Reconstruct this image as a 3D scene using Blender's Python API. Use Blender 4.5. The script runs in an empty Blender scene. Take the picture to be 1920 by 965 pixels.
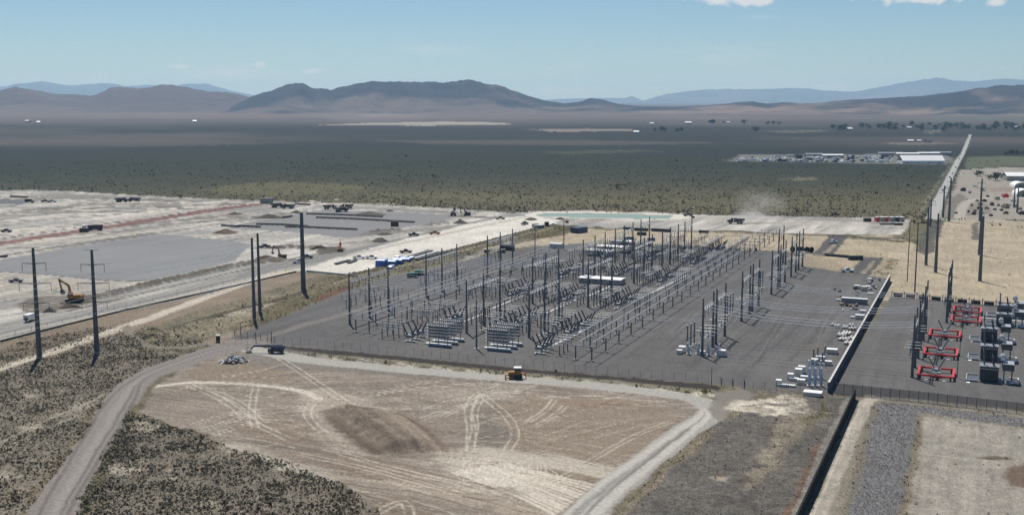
import bpy, math, random
import numpy as np
R = math.radians
scene = bpy.context.scene
# ---------------------------------------------------------------- camera, sky, sun, exposure
CAM_H = 100.0          # metres above the yard
FPX, HORIZON = 2100.0, 185.0     # focal length and horizon row, in pixels of a 1920 wide frame
PITCH = math.atan((482.5 - HORIZON) / FPX)
cam_data = bpy.data.cameras.new('camera')
cam = bpy.data.objects.new('camera', cam_data)
scene.collection.objects.link(cam)
cam.location = (0, 0, CAM_H)
cam.rotation_euler = (math.pi / 2 - PITCH, 0, 0)
cam_data.sensor_width = 36.0
cam_data.lens = 36.0 * FPX / 1920.0
cam_data.clip_start = 1.0
cam_data.clip_end = 120000.0
scene.camera = cam

SUN_AZ, SUN_EL = R(-15.7), R(60)       # clockwise from +Y, above the horizon
world = bpy.data.worlds.new('World')
scene.world = world
world.use_nodes = True
wn, wl = world.node_tree.nodes, world.node_tree.links
wn.clear()
w_out = wn.new('ShaderNodeOutputWorld')
w_bg = wn.new('ShaderNodeBackground')
w_sky = wn.new('ShaderNodeTexSky')
w_sky.sky_type = 'NISHITA'
w_sky.sun_disc = False
w_sky.sun_elevation = SUN_EL
w_sky.sun_rotation = SUN_AZ
w_sky.altitude = 1500
w_sky.air_density = 1.0
w_sky.dust_density = 0.3
w_sky.ozone_density = 2.5
w_bg.inputs['Strength'].default_value = 0.075
# thin high cloud: procedural noise over the whole dome, denser low down
w_geo = wn.new('ShaderNodeTexCoord')
w_sep = wn.new('ShaderNodeSeparateXYZ')
wl.new(w_geo.outputs['Generated'], w_sep.inputs[0])
def wmath(op, a, b=None, clamp=False):
    n = wn.new('ShaderNodeMath'); n.operation = op; n.use_clamp = clamp
    for i, v in enumerate((a, b)):
        if v is None: continue
        if isinstance(v, (int, float)): n.inputs[i].default_value = v
        else: wl.new(v, n.inputs[i])
    return n.outputs[0]
w_map = wn.new('ShaderNodeMapping'); w_map.inputs['Scale'].default_value = (7.0, 7.0, 42.0)
wl.new(w_geo.outputs['Generated'], w_map.inputs[0])
w_noise = wn.new('ShaderNodeTexNoise'); w_noise.inputs['Scale'].default_value = 1.0
w_noise.inputs['Detail'].default_value = 7; w_noise.inputs['Roughness'].default_value = 0.62
wl.new(w_map.outputs[0], w_noise.inputs['Vector'])
low = wmath('MULTIPLY', wmath('SUBTRACT', 1.0, wmath('MULTIPLY', wmath('ABSOLUTE', w_sep.outputs[2]), 11.0), True), 0.17)
thin = wmath('MULTIPLY', wmath('SUBTRACT', wmath('ADD', w_noise.outputs['Fac'], low), 0.66, True), 2.2, True)
# cumulus puffs: a coarse field decides where, a fine one gives the outline
w_map2 = wn.new('ShaderNodeMapping'); w_map2.inputs['Scale'].default_value = (9.0, 9.0, 26.0)
w_map2.inputs['Location'].default_value = (3.1, 0.4, 1.7)
wl.new(w_geo.outputs['Generated'], w_map2.inputs[0])
def puff(direction, wid, hgt, gain):
    """a cumulus in one direction of the sky; ragged by the same noise everywhere"""
    d = wn.new('ShaderNodeVectorMath'); d.operation = 'SUBTRACT'
    wl.new(w_geo.outputs['Generated'], d.inputs[0]); d.inputs[1].default_value = direction
    s = wn.new('ShaderNodeVectorMath'); s.operation = 'MULTIPLY'
    wl.new(d.outputs[0], s.inputs[0]); s.inputs[1].default_value = (1 / wid, 1 / wid, 1 / hgt)
    l = wn.new('ShaderNodeVectorMath'); l.operation = 'LENGTH'; wl.new(s.outputs[0], l.inputs[0])
    e = wmath('SUBTRACT', 1.0, l.outputs['Value'])
    return wmath('MULTIPLY', wmath('ADD', e, wmath('MULTIPLY', wmath('SUBTRACT', w_n3.outputs['Fac'], 0.5), 2.2)), gain, True)
w_n3 = wn.new('ShaderNodeTexNoise'); w_n3.inputs['Scale'].default_value = 60.0
w_n3.inputs['Detail'].default_value = 6
wl.new(w_geo.outputs['Generated'], w_n3.inputs['Vector'])
def sky_dir(px, py):
    a, b = (px - 960) / FPX, (482.5 - py) / FPX
    v = np.array([a, math.cos(PITCH) + b * math.sin(PITCH), -math.sin(PITCH) + b * math.cos(PITCH)])
    return tuple(v / np.linalg.norm(v))
cl = thin
for (px, py, ww, hh, gn) in [(1390, -6, .042, .0085, 2.6), (1715, -10, .045, .0085, 2.6), (1870, 4, .008, .004, 1.6),
                             (335, 125, .014, .003, 1.0), (590, 133, .012, .003, 1.2), (430, 140, .055, .007, .5),
                             (1385, 165, .05, .004, .5), (1570, 163, .03, .005, .7), (1060, 170, .05, .005, .6),
                             (120, 150, .09, .006, .55), (487, 122, .008, .003, 1.0)]:
    cl = wmath('MAXIMUM', cl, puff(sky_dir(px, py), ww, hh, gn))
w_mix = wn.new('ShaderNodeMix'); w_mix.data_type = 'RGBA'
wl.new(cl, w_mix.inputs[0])
w_tint = wn.new('ShaderNodeMix'); w_tint.data_type = 'RGBA'; w_tint.blend_type = 'MULTIPLY'; w_tint.inputs[0].default_value = 1.0
w_tint.inputs[7].default_value = (.84, .97, 1.04, 1)     # clear dry desert sky
wl.new(w_sky.outputs[0], w_tint.inputs[6])
wl.new(w_tint.outputs[2], w_mix.inputs[6])
w_mix.inputs[7].default_value = (9.6, 9.9, 10.2, 1)
wl.new(w_mix.outputs[2], w_bg.inputs['Color'])
wl.new(w_bg.outputs[0], w_out.inputs[0])

sun_data = bpy.data.lights.new('sun', 'SUN')
sun_data.energy = 5.0
sun_data.angle = R(0.53)
sun_data.color = (1.0, 0.955, 0.89)
sun = bpy.data.objects.new('sun', sun_data)
scene.collection.objects.link(sun)
sun.location = (-200, 700, 1200)
sun.rotation_euler = (math.pi / 2 - SUN_EL, 0, math.pi - SUN_AZ)   # shines down, away from its azimuth

scene.view_settings.view_transform = 'Standard'
scene.view_settings.look = 'None'
scene.view_settings.exposure = 0.0
scene.view_settings.gamma = 1.0
scene.view_settings.use_curve_mapping = False
scene.cycles.use_denoising = True
scene.cycles.denoising_prefilter = 'NONE'
scene.cycles.use_adaptive_sampling = False
scene.cycles.max_bounces = 6
scene.cycles.diffuse_bounces = 2
scene.cycles.glossy_bounces = 2
scene.cycles.transmission_bounces = 4
scene.cycles.transparent_max_bounces = 16
scene.cycles.volume_bounces = 1
scene.cycles.volume_step_rate = 1.0
scene.cycles.sample_clamp_indirect = 4.0

# ---------------------------------------------------------------- helpers
col = scene.collection
def at(px, py, z=0.0):
    """photo pixel -> point of the level z in the place (metres)"""
    a, b = (px - 960) / FPX, (482.5 - py) / FPX
    dx, dy, dz = a, math.cos(PITCH) + b * math.sin(PITCH), -math.sin(PITCH) + b * math.cos(PITCH)
    t = (z - CAM_H) / dz
    return (dx * t, dy * t)
AZ = R(22.9)                       # the yards are laid out on a grid turned by this bearing
UX, UY, VX, VY = math.sin(AZ), math.cos(AZ), math.cos(AZ), -math.sin(AZ)
def uv(u, v):
    return (u * UX + v * VX, u * UY + v * VY)
GRID_ROT = math.atan2(UY, UX)      # rotation that turns local +X into +u; local +Y is then -v
def u_of(px, v):
    """grid u of the point on line v seen in photo column px (ground level)"""
    lo, hi = 300.0, 1200.0
    for _ in range(60):
        m = (lo + hi) / 2; x, y = uv(m, v)
        q = 960 + FPX * x / (y * math.cos(PITCH) + CAM_H * math.sin(PITCH))
        if q < px: lo = m
        else: hi = m
    return (lo + hi) / 2

def lin(c):
    return tuple((x / 255 / 12.92 if x <= 10 else ((x / 255 + .055) / 1.055) ** 2.4) for x in c)
ALB = 0.575
def S(r, g, b):
    return np.array(lin((r, g, b))) * ALB * np.array([1.02, 1.0, .95])

_rng = np.random.RandomState(5)
_perm = _rng.permutation(4096)
_val = _rng.rand(4096) * 2 - 1
def vnoise(x, y, seed=0):
    xi = np.floor(x).astype(np.int64); yi = np.floor(y).astype(np.int64)
    fx = x - xi; fy = y - yi
    fx = fx * fx * (3 - 2 * fx); fy = fy * fy * (3 - 2 * fy)
    def h(i, j): return _val[_perm[(i + _perm[(j + seed * 131) & 4095]) & 4095]]
    return (h(xi, yi) * (1 - fx) + h(xi + 1, yi) * fx) * (1 - fy) + (h(xi, yi + 1) * (1 - fx) + h(xi + 1, yi + 1) * fx) * fy
def fbm(x, y, sc, octv=4, seed=0, rough=.5):
    o = np.zeros_like(x); a = 1.0; t = 0.0
    for k in range(octv):
        o += a * vnoise(x / sc, y / sc, seed + k); t += a; a *= rough; sc *= .5
    return o / t

# ---------------------------------------------------------------- materials
def new_mat(name):
    m = bpy.data.materials.new(name); m.use_nodes = True
    return m, m.node_tree.nodes, m.node_tree.links, m.node_tree.nodes['Principled BSDF']
def paint(name, rgb, rough=.6, metal=0.0, var=.12, scale=1.5, alpha=None):
    """plain surface colour with slight procedural wear"""
    m, n, l, b = new_mat(name)
    t = n.new('ShaderNodeTexCoord'); nz = n.new('ShaderNodeTexNoise')
    nz.inputs['Scale'].default_value = scale; nz.inputs['Detail'].default_value = 4
    l.new(t.outputs['Object'], nz.inputs['Vector'])
    r = n.new('ShaderNodeMapRange'); r.inputs[1].default_value = .3; r.inputs[2].default_value = .7
    r.inputs[3].default_value = 1 - var; r.inputs[4].default_value = 1 + var
    l.new(nz.outputs['Fac'], r.inputs[0])
    v = n.new('ShaderNodeVectorMath'); v.operation = 'SCALE'; v.inputs[0].default_value = rgb
    l.new(r.outputs[0], v.inputs['Scale']); l.new(v.outputs[0], b.inputs['Base Color'])
    b.inputs['Roughness'].default_value = rough; b.inputs['Metallic'].default_value = metal
    if alpha is not None: b.inputs['Alpha'].default_value = alpha
    return m
def ground_mat(name, fine=1.2, amp=.18, fine2=.25, amp2=.12, bump=.25):
    m, n, l, b = new_mat(name)
    a = n.new('ShaderNodeAttribute'); a.attribute_name = 'Col'
    t = n.new('ShaderNodeNewGeometry')
    def nz(size, det):
        k = n.new('ShaderNodeTexNoise'); k.inputs['Scale'].default_value = 1 / size; k.inputs['Detail'].default_value = det
        k.inputs['Roughness'].default_value = .6
        l.new(t.outputs['Position'], k.inputs['Vector']); return k.outputs['Fac']
    n1, n2 = nz(fine, 5), nz(fine2, 3)
    def rng(s, amp):
        r = n.new('ShaderNodeMapRange'); r.inputs[1].default_value = .28; r.inputs[2].default_value = .72
        r.inputs[3].default_value = 1 - amp; r.inputs[4].default_value = 1 + amp; l.new(s, r.inputs[0]); return r.outputs[0]
    mu = n.new('ShaderNodeMath'); mu.operation = 'MULTIPLY'; l.new(rng(n1, amp), mu.inputs[0]); l.new(rng(n2, amp2), mu.inputs[1])
    v = n.new('ShaderNodeVectorMath'); v.operation = 'SCALE'; l.new(a.outputs['Color'], v.inputs[0]); l.new(mu.outputs[0], v.inputs['Scale'])
    l.new(v.outputs[0], b.inputs['Base Color'])
    b.inputs['Roughness'].default_value = .95; b.inputs['Specular IOR Level'].default_value = .15
    if bump:
        bp = n.new('ShaderNodeBump'); bp.inputs['Strength'].default_value = bump; bp.inputs['Distance'].default_value = .3
        l.new(n1, bp.inputs['Height']); l.new(bp.outputs[0], b.inputs['Normal'])
    return m

# ---------------------------------------------------------------- the ground: one sheet of cells, cut into its surfaces
print('ground')
rows_px = np.concatenate([np.arange(1130, 232, -1.9), np.arange(232, 194, -1.25)])
ang = PITCH + np.arctan((rows_px - 482.5) / FPX)
rad = CAM_H / np.tan(ang)
rad = np.concatenate([[0.01, 60, 110], rad, [28000., 36000., 41000.]])
th = np.concatenate([np.arange(-180, -33, 7.0), np.arange(-33, 33.001, 0.0485), np.arange(35, 181, 7.0)])
th[-1] = 180.0
th = np.radians(th)
NR, NC = len(rad), len(th)
GX = (rad[:, None] * np.sin(th)[None, :]).ravel()
GY = (rad[:, None] * np.cos(th)[None, :]).ravel()
GR = np.repeat(rad, NC)
N = NR * NC
n3 = fbm(GX, GY, 3.0, 3, 1); n12 = fbm(GX, GY, 12.0, 4, 7); n50 = fbm(GX, GY, 60.0, 4, 13); n400 = fbm(GX, GY, 500.0, 5, 21)
n3b = fbm(GX, GY, 3.5, 3, 31); n12b = fbm(GX, GY, 14.0, 4, 37)
C = np.zeros((N, 3)); VEG = np.zeros(N); REG = np.zeros(N, np.int32); Z = np.zeros(N)

def wpoly(pts): return np.array([at(*p) for p in pts])
def seg_dist(x, y, P, closed):
    d = np.full(x.shape, 1e18); t_best = np.zeros(x.shape); k = len(P); L = 0.0
    for i in range(k if closed else k - 1):
        a, b = P[i], P[(i + 1) % k]; e = b - a; ll = float(e @ e) + 1e-9
        t = np.clip(((x - a[0]) * e[0] + (y - a[1]) * e[1]) / ll, 0, 1)
        q = (x - a[0] - t * e[0]) ** 2 + (y - a[1] - t * e[1]) ** 2
        d = np.minimum(d, q)
    return np.sqrt(d)
def inside(x, y, P):
    c = np.zeros(x.shape, bool); k = len(P)
    for i in range(k):
        a, b = P[i], P[(i + 1) % k]
        if a[1] == b[1]: continue
        m = ((a[1] > y) != (b[1] > y)) & (x < (b[0] - a[0]) * (y - a[1]) / (b[1] - a[1]) + a[0])
        c ^= m
    return c
def smooth(P, it=2):
    P = np.asarray(P, float)
    for _ in range(it):
        Q = [P[0]]
        for a, b in zip(P[:-1], P[1:]): Q += [a * .75 + b * .25, a * .25 + b * .75]
        Q.append(P[-1]); P = np.array(Q)
    return P
REGION_NAMES = {0: None}
def field(P, closed, width, rough, soft):
    """coverage 0..1 of a polygon or stroke, its edge frayed by noise of `rough` metres"""
    m = rough + soft + (0 if closed else width) + 2
    lo, hi = P.min(0) - m, P.max(0) + m
    I = np.nonzero((GX > lo[0]) & (GX < hi[0]) & (GY > lo[1]) & (GY < hi[1]))[0]
    if len(I) == 0: return I, np.zeros(0), np.zeros(0)
    x = GX[I] + rough * (n3[I] * .7 + n12[I] * 1.1); y = GY[I] + rough * (n3b[I] * .7 + n12b[I] * 1.1)
    d = seg_dist(x, y, P, closed)
    s = np.where(inside(x, y, P), d, -d) if closed else width / 2 - d
    f = np.clip(s / (2 * soft) + .5, 0, 1); f = f * f * (3 - 2 * f)
    return I, f, s
def fill(pts, color=None, rough=1.0, soft=.6, op=1.0, region=None, veg=None, mott=0.0, px=True):
    P = wpoly(pts) if px else np.asarray(pts, float)
    I, f, s = field(P, True, 0, rough, soft)
    _apply(I, f, s, color, op, region, veg, mott)
def stroke(pts, width, color=None, rough=.4, soft=.35, op=1.0, region=None, veg=None, mott=0.0, sm=2, px=True):
    P = wpoly(pts) if px else np.asarray(pts, float)
    if sm: P = smooth(P, sm)
    I, f, s = field(P, False, width, rough, soft)
    _apply(I, f, s, color, op, region, veg, mott)
ONLY = None          # when set, paint only on that surface
def _apply(I, f, s, color, op, region, veg, mott):
    if ONLY is not None: k_ = REG[I] == ONLY; I, f, s = I[k_], f[k_], s[k_]
    if len(I) == 0: return
    w = (f * op)
    if mott: w = w * np.clip(1 - mott + mott * (1 + 1.6 * n3[I] + 1.3 * n12[I]), 0, 1)
    if color is not None: C[I] += (color - C[I]) * w[:, None]
    if veg is not None: VEG[I] += (veg - VEG[I]) * f
    if region is not None: REG[I[s > 0]] = region
def lift(pts, h, slope, px=True, stroke_w=None, rough=.6):
    """raise the ground inside an outline, with banks of the given width"""
    P = wpoly(pts) if px else np.asarray(pts, float)
    I, f, s = field(P, stroke_w is None, stroke_w or 0, rough, slope / 2)
    if len(I) == 0: return
    t = np.clip(s / slope, 0, 1); t = t * t * (3 - 2 * t)
    Z[I] = np.maximum(Z[I], h * t * (1 + .25 * n3[I]))
# --- bare ground of the basin, by distance (surface colours of soil and brush)
def ramp(keys):
    r = np.array([k[0] for k in keys], float); c = np.array([k[1] for k in keys])
    return np.stack([np.interp(np.log(GR), np.log(r), c[:, i]) for i in range(3)], 1)
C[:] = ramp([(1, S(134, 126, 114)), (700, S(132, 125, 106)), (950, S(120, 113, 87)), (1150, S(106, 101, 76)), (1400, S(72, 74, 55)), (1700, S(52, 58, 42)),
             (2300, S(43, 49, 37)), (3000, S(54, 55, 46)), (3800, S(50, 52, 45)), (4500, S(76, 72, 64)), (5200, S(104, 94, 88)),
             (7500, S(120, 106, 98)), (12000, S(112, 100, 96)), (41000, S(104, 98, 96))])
far = np.clip((GR - 900) / 700, 0, 1)
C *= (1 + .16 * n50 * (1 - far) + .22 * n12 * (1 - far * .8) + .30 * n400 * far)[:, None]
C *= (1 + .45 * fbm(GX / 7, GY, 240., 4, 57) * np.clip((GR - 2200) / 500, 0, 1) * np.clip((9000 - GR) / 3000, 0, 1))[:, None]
brown = np.clip(fbm(GX, GY, 900., 4, 51) * 2.2 - .25, 0, 1) * np.clip((GR - 2300) / 600, 0, 1) * np.clip((7000 - GR) / 2000, 0, 1)
C += (S(112, 104, 98) - C) * (brown * .6)[:, None]
VEG[:] = np.where(GR < 800, .75, np.clip(.55 + .9 * n50, 0.05, 1))
# streaks and open patches far out on the plain
fill([(390, 352), (460, 345), (560, 341), (650, 345), (720, 352), (640, 362), (520, 366), (420, 362)], S(118, 114, 82), 22, 14, .8, veg=.25, mott=.6)
fill([(650, 362), (860, 360), (1150, 372), (1330, 376), (1200, 384), (900, 378)], S(118, 114, 84), 20, 10, .7, veg=.35, mott=.6)
fill([(1470, 333), (1530, 333), (1525, 338), (1480, 338)], S(150, 146, 120), 20, 10, .6)
fill([(-300, 400), (0, 358), (330, 372), (330, 362), (0, 345), (-300, 370)], S(84, 86, 70), 10, 10, .6)
for pts, c, o in [([(600, 234), (690, 231), (830, 228), (945, 230), (960, 233), (800, 235.5)], S(206, 198, 188), .7),
                  ([(985, 243), (1100, 241), (1190, 243), (1180, 246), (1040, 247)], S(168, 154, 144), .8),
                  ([(300, 259), (700, 262), (900, 266), (640, 268)], S(62, 62, 58), .6),
                  ([(700, 263), (1050, 262), (1400, 268), (1100, 273), (800, 270)], S(112, 104, 96), .55),
                  ([(-100, 265), (300, 262), (560, 268), (300, 275), (-100, 272)], S(104, 98, 92), .5),
                  ([(1000, 285), (1200, 280), (1240, 284), (1080, 289)], S(100, 104, 82), .5),
                  ([(1560, 225), (1750, 218), (2100, 214), (2100, 226), (1700, 228)], S(104, 106, 92), .6),
                  ([(1430, 246), (1540, 243), (1560, 246), (1480, 250)], S(128, 124, 102), .6),
                  ([(1640, 268), (1760, 266), (1795, 270), (1700, 272)], S(146, 138, 122), .6),
                  ([(1735, 250), (1760, 243.5), (1764, 244), (1742, 251)], S(168, 164, 158), .9),
                  ([(0, 214), (500, 210), (900, 216), (500, 222), (0, 220)], S(136, 120, 108), .5)]:
    fill(pts, c, 30, 18, o)
fill([(1360, 303), (1390, 290), (1770, 289), (1790, 300), (1770, 308)], S(140, 140, 136), 8, 6, .9)
# --- the building site beyond the yard
REG_SITE, REG_PAD, REG_YARD, REG_HWY, REG_ROAD, REG_LOT, REG_FIELD, REG_WATER, REG_GRAVEL, REG_TRACK, REG_LINER, REG_ROAD2, REG_PAD2, REG_YARD2, REG_LOT2, REG_RED, REG_ROCK, REG_HAUL = range(1, 19)
SITE = [(-260, 372), (0, 357), (100, 357), (370, 372), (480, 376), (700, 383), (840, 390), (905, 395), (960, 399), (1010, 395), (1130, 397),
        (1290, 402), (1480, 405), (1690, 408), (1712, 414), (1690, 440), (1560, 440), (1500, 438), (1330, 433), (1130, 428), (1060, 425), (1040, 420),
        (960, 440), (870, 466), (790, 485), (740, 498), (690, 512), (640, 514), (560, 508), (400, 545), (240, 580), (120, 610), (0, 640), (-260, 705)]
fill(SITE, S(200, 196, 190), 2, 1.5, 1, REG_SITE, veg=0)
# grading passes: long uneven stripes that follow the site's own lines
sI = np.nonzero(REG == REG_SITE)[0]
def bands(I, ang_deg, along, across, seed):
    a = R(ang_deg); p = GX[I] * math.cos(a) + GY[I] * math.sin(a); q = -GX[I] * math.sin(a) + GY[I] * math.cos(a)
    return fbm(p / along, q / across, 1.0, 4, seed)
b1 = bands(sI, 68, 130., 9., 61); b2 = bands(sI, 60, 60., 3.5, 67)
C[sI] *= (1 + .62 * b1 + .45 * b2 + .14 * n12[sI])[:, None]
gI = sI[np.clip(n50[sI] * 2 - .1, 0, 1) > .05]
C[gI] += (S(140, 142, 142) - C[gI]) * (np.clip(n50[gI] * 2 - .1, 0, 1) * .6)[:, None]
fill([(-260, 390), (0, 372), (120, 362), (370, 374), (600, 384), (900, 398), (880, 404), (640, 388), (480, 382), (300, 378), (120, 372), (0, 384)], S(150, 147, 140), 3, 2, .8)
fill([(0, 372), (45, 375), (56, 380), (30, 386), (-40, 390), (-40, 376)], S(120, 124, 130), 2, 1, .9)
for pts, w, c, o in [([(0, 438), (150, 416), (300, 398), (480, 379)], 5, S(206, 198, 190), .9), ([(118, 384), (135, 392), (200, 397), (300, 399)], 8, S(208, 201, 191), .9),
                  ([(118, 384), (150, 376), (250, 371), (400, 374)], 6, S(206, 199, 190), .9), ([(0, 402), (90, 392), (200, 389)], 9, S(128, 125, 118), .6),
                  ([(0, 422), (120, 408), (240, 396)], 7, S(132, 129, 122), .6), ([(180, 382), (300, 384), (420, 386)], 14, S(140, 136, 128), .7),
                  ([(0, 468), (160, 446), (290, 432), (400, 424)], 8, S(206, 198, 187), .7), ([(-60, 492), (0, 480), (160, 456), (285, 438)], 9, S(124, 120, 112), 1),
                  ([(460, 386), (520, 384), (620, 384), (720, 388)], 4, S(214, 208, 198), .8), ([(740, 388), (840, 394), (930, 404)], 4, S(216, 210, 200), .9),
                  ([(350, 440), (420, 442), (520, 450)], 4, S(212, 205, 195), .8), ([(470, 455), (560, 452), (680, 446)], 6, S(208, 201, 190), .8),
                  ([(480, 465), (600, 460), (700, 452)], 10, S(150, 146, 138), .7), ([(690, 445), (730, 462), (740, 470)], 2, S(212, 205, 195), .7),
                  ([(700, 447), (745, 465)], 1.5, S(212, 205, 195), .6)]:
    stroke(pts, w, c, 1.2, .8, o, mott=.4)
fill([(-200, 480), (0, 512), (75, 515), (168, 525), (231, 528), (200, 540), (160, 556), (60, 560), (0, 560), (-200, 580)], S(190, 183, 172), 3, 2, .75, mott=.5)
for k in range(95):                                   # grader passes and haul tracks
    t0 = _rng.rand(); x0 = _rng.uniform(-150, 420); ln = _rng.uniform(60, 330); c0 = [S(240, 232, 221), S(230, 222, 211), S(128, 125, 119), S(112, 109, 104), S(150, 142, 132)][k % 5]
    def yy(px): return (1 - t0) * (366 + px * .030) + t0 * (456 - px * .151 if t0 < .6 else 470 - px * .12)
    stroke([(x0 + ln * q, yy(x0 + ln * q) + 1.2 * math.sin(q * 5 + k)) for q in (0, .33, .66, 1)], _rng.uniform(1.5, 7), c0, 1.6, .8, _rng.uniform(.6, .95), mott=.35)
for k in range(36):
    x0 = _rng.uniform(-120, 130); y0 = _rng.uniform(520, 612) - max(0, x0) * .14; ln = _rng.uniform(40, 160)
    stroke([(x0, y0), (x0 + ln * .5, y0 - ln * .08), (x0 + ln, y0 - ln * .2)], _rng.uniform(.8, 3), [S(238, 231, 219), S(146, 141, 132), S(242, 235, 223)][k % 3], 1.2, .7, .6, mott=.5)
# red cut through the site
stroke([(-80, 470), (0, 456), (150, 433), (230, 421), (300, 410), (400, 394), (490, 382)], 16, S(138, 98, 93), 2.0, 1.2, .95, REG_RED, mott=.2)
stroke([(-80, 462), (0, 449), (150, 427), (230, 416)], 2.5, S(84, 68, 64), 2.0, .8, .8)
stroke([(300, 408), (400, 391), (470, 382)], 3, S(92, 72, 68), 2.0, .8, .7)
stroke([(-80, 456), (0, 444), (150, 423), (300, 403), (490, 379)], 5, S(222, 208, 202), 1.2, .8, .9)
# graded gravel pads
PADA = [(-200, 528), (0, 487), (149, 461), (283, 441), (321, 440), (444, 452), (470, 460), (440, 488), (336, 515), (276, 526), (231, 527), (168, 523), (75, 513), (0, 510), (-200, 532)]
fill(PADA, S(156, 158, 161), 1.4, .8, 1, REG_PAD, mott=.04)
pI = np.nonzero(REG == REG_PAD)[0]; C[pI] *= (1 + .16 * bands(pI, 62, 120., 5., 73) + .10 * n50[pI] + .06 * n12[pI])[:, None]
stroke([(-100, 505), (0, 510), (75, 513), (168, 523), (231, 527), (276, 526)], 2.2, S(100, 98, 94), 1, .8, .8)
PADB = [(425, 428), (470, 416), (520, 405), (575, 397), (610, 393), (700, 397), (770, 398), (860, 404), (830, 416), (760, 426), (700, 440), (650, 446), (560, 436), (480, 431)]
fill(PADB, S(154, 155, 157), 2.5, 1.5, 1, REG_PAD2, mott=.08)
# spoil bank along the pad, trench beside it
stroke([(150, 566), (190, 556), (290, 532), (390, 511), (470, 493), (540, 487)], 9, S(118, 110, 99), 2.2, 1, 1, mott=.2)
lift([(170, 562), (290, 532), (390, 511), (470, 493), (530, 487)], 2.4, 3.8, stroke_w=8.5, rough=1.6)
stroke([(130, 582), (190, 568), (290, 544), (390, 521), (480, 501)], 2.0, S(78, 74, 69), 1.2, .8, .9)
fill([(30, 570), (70, 556), (150, 552), (190, 552), (180, 566), (120, 580), (60, 588)], S(120, 110, 98), 2.5, 1.2, .9, mott=.4)
fill([(590, 462), (640, 462), (660, 470), (600, 478)], S(104, 98, 90), 2.5, 1.2, .9)
stroke([(530, 462), (580, 466), (640, 469)], 9, S(104, 97, 88), 2, 1, .9)
lift([(530, 462), (590, 466), (635, 469)], 1.8, 3.5, stroke_w=8, rough=1.6)
stroke([(690, 440), (760, 434), (830, 428), (900, 416)], 16, S(138, 134, 126), 4, 2, .85, mott=.4)
stroke([(700, 436), (740, 432)], 7, S(112, 107, 100), 2, 1, .9); lift([(690, 437), (745, 432)], 2.0, 5, stroke_w=11, rough=2)
stroke([(795, 424), (835, 420)], 7, S(104, 100, 94), 2, 1, .9); lift([(790, 425), (840, 419)], 2.0, 5, stroke_w=11, rough=2)
stroke([(850, 405), (930, 408)], 12, S(118, 113, 106), 3, 1, .9)
# haul road through the site
HAUL = [(-120, 652), (0, 622), (150, 590), (300, 556), (440, 522), (530, 499), (620, 480), (700, 462), (760, 448), (860, 424), (930, 410), (985, 402)]
stroke(HAUL, 12, S(152, 152, 150), 1.0, 1.0, 1, REG_HAUL, mott=.15)
stroke([(p[0], p[1] + 7) for p in HAUL[:6]], 4, S(202, 195, 184), 1.0, .8, .9, mott=.3)
stroke([(p[0] + 4, p[1] - 3) for p in HAUL[:5]], 2.5, S(204, 198, 188), 1.0, .7, .7, mott=.5)
fill([(560, 506), (640, 482), (760, 448), (860, 424), (940, 408), (990, 404), (1050, 412), (1040, 420), (960, 440), (870, 464), (790, 483), (740, 497), (690, 511), (640, 513)],
     S(246, 241, 233), 3, 2, .95, REG_SITE, mott=.15)
hI = np.nonzero((REG == REG_SITE) & (GX > -90) & (GX < 60))[0]
C[hI] *= (1 + .2 * bands(hI, 52, 90., 4., 71) + .1 * n12[hI])[:, None]
stroke([(640, 482), (760, 455), (900, 424), (1000, 404)], 6, S(178, 172, 163), 1.5, 1, .6)
for pts, w, h in [([(0, 449), (150, 427), (300, 407), (470, 383)], 5, 1.4), ([(190, 379), (300, 381), (400, 384)], 7, 1.5), ([(0, 402), (90, 392), (200, 388)], 6, 1.2), ([(0, 482), (160, 457), (285, 439)], 6, 1.5), ([(480, 464), (600, 460), (690, 452)], 6, 1.0), ([(90, 364), (132, 361)], 6, 1.6), ([(0, 540), (60, 545), (150, 545)], 5, .9)]:
    lift(pts, h, 2.6, stroke_w=w, rough=2.2)
# settling pond with a pale lined bank
fill([(980, 404), (1010, 395.5), (1060, 395), (1180, 397), (1290, 401.5), (1304, 406), (1270, 412), (1200, 412), (1100, 409.5), (1030, 408)], S(244, 239, 230), 1.5, 1, 1, REG_LINER)
fill([(1004, 403), (1026, 399), (1100, 399), (1200, 401.5), (1262, 404.5), (1252, 410), (1160, 409), (1080, 406.5), (1018, 405.5)], S(120, 146, 138), .6, .8, 1, REG_WATER)
# far bank lines
stroke([(950, 392), (1130, 396.5), (1290, 400.5), (1500, 405), (1740, 411)], 6, S(96, 92, 82), 2, 1, .9)
lift([(950, 392), (1130, 396), (1290, 400), (1500, 405), (1740, 411)], 1.2, 3, stroke_w=6)
stroke([(1300, 411), (1450, 419), (1600, 421), (1690, 424)], 10, S(206, 198, 186), 3, 1.5, .9, mott=.3)
stroke([(1500, 411), (1580, 412), (1640, 416)], 14, S(160, 148, 136), 3, 1.5, .7, mott=.5)
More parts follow.
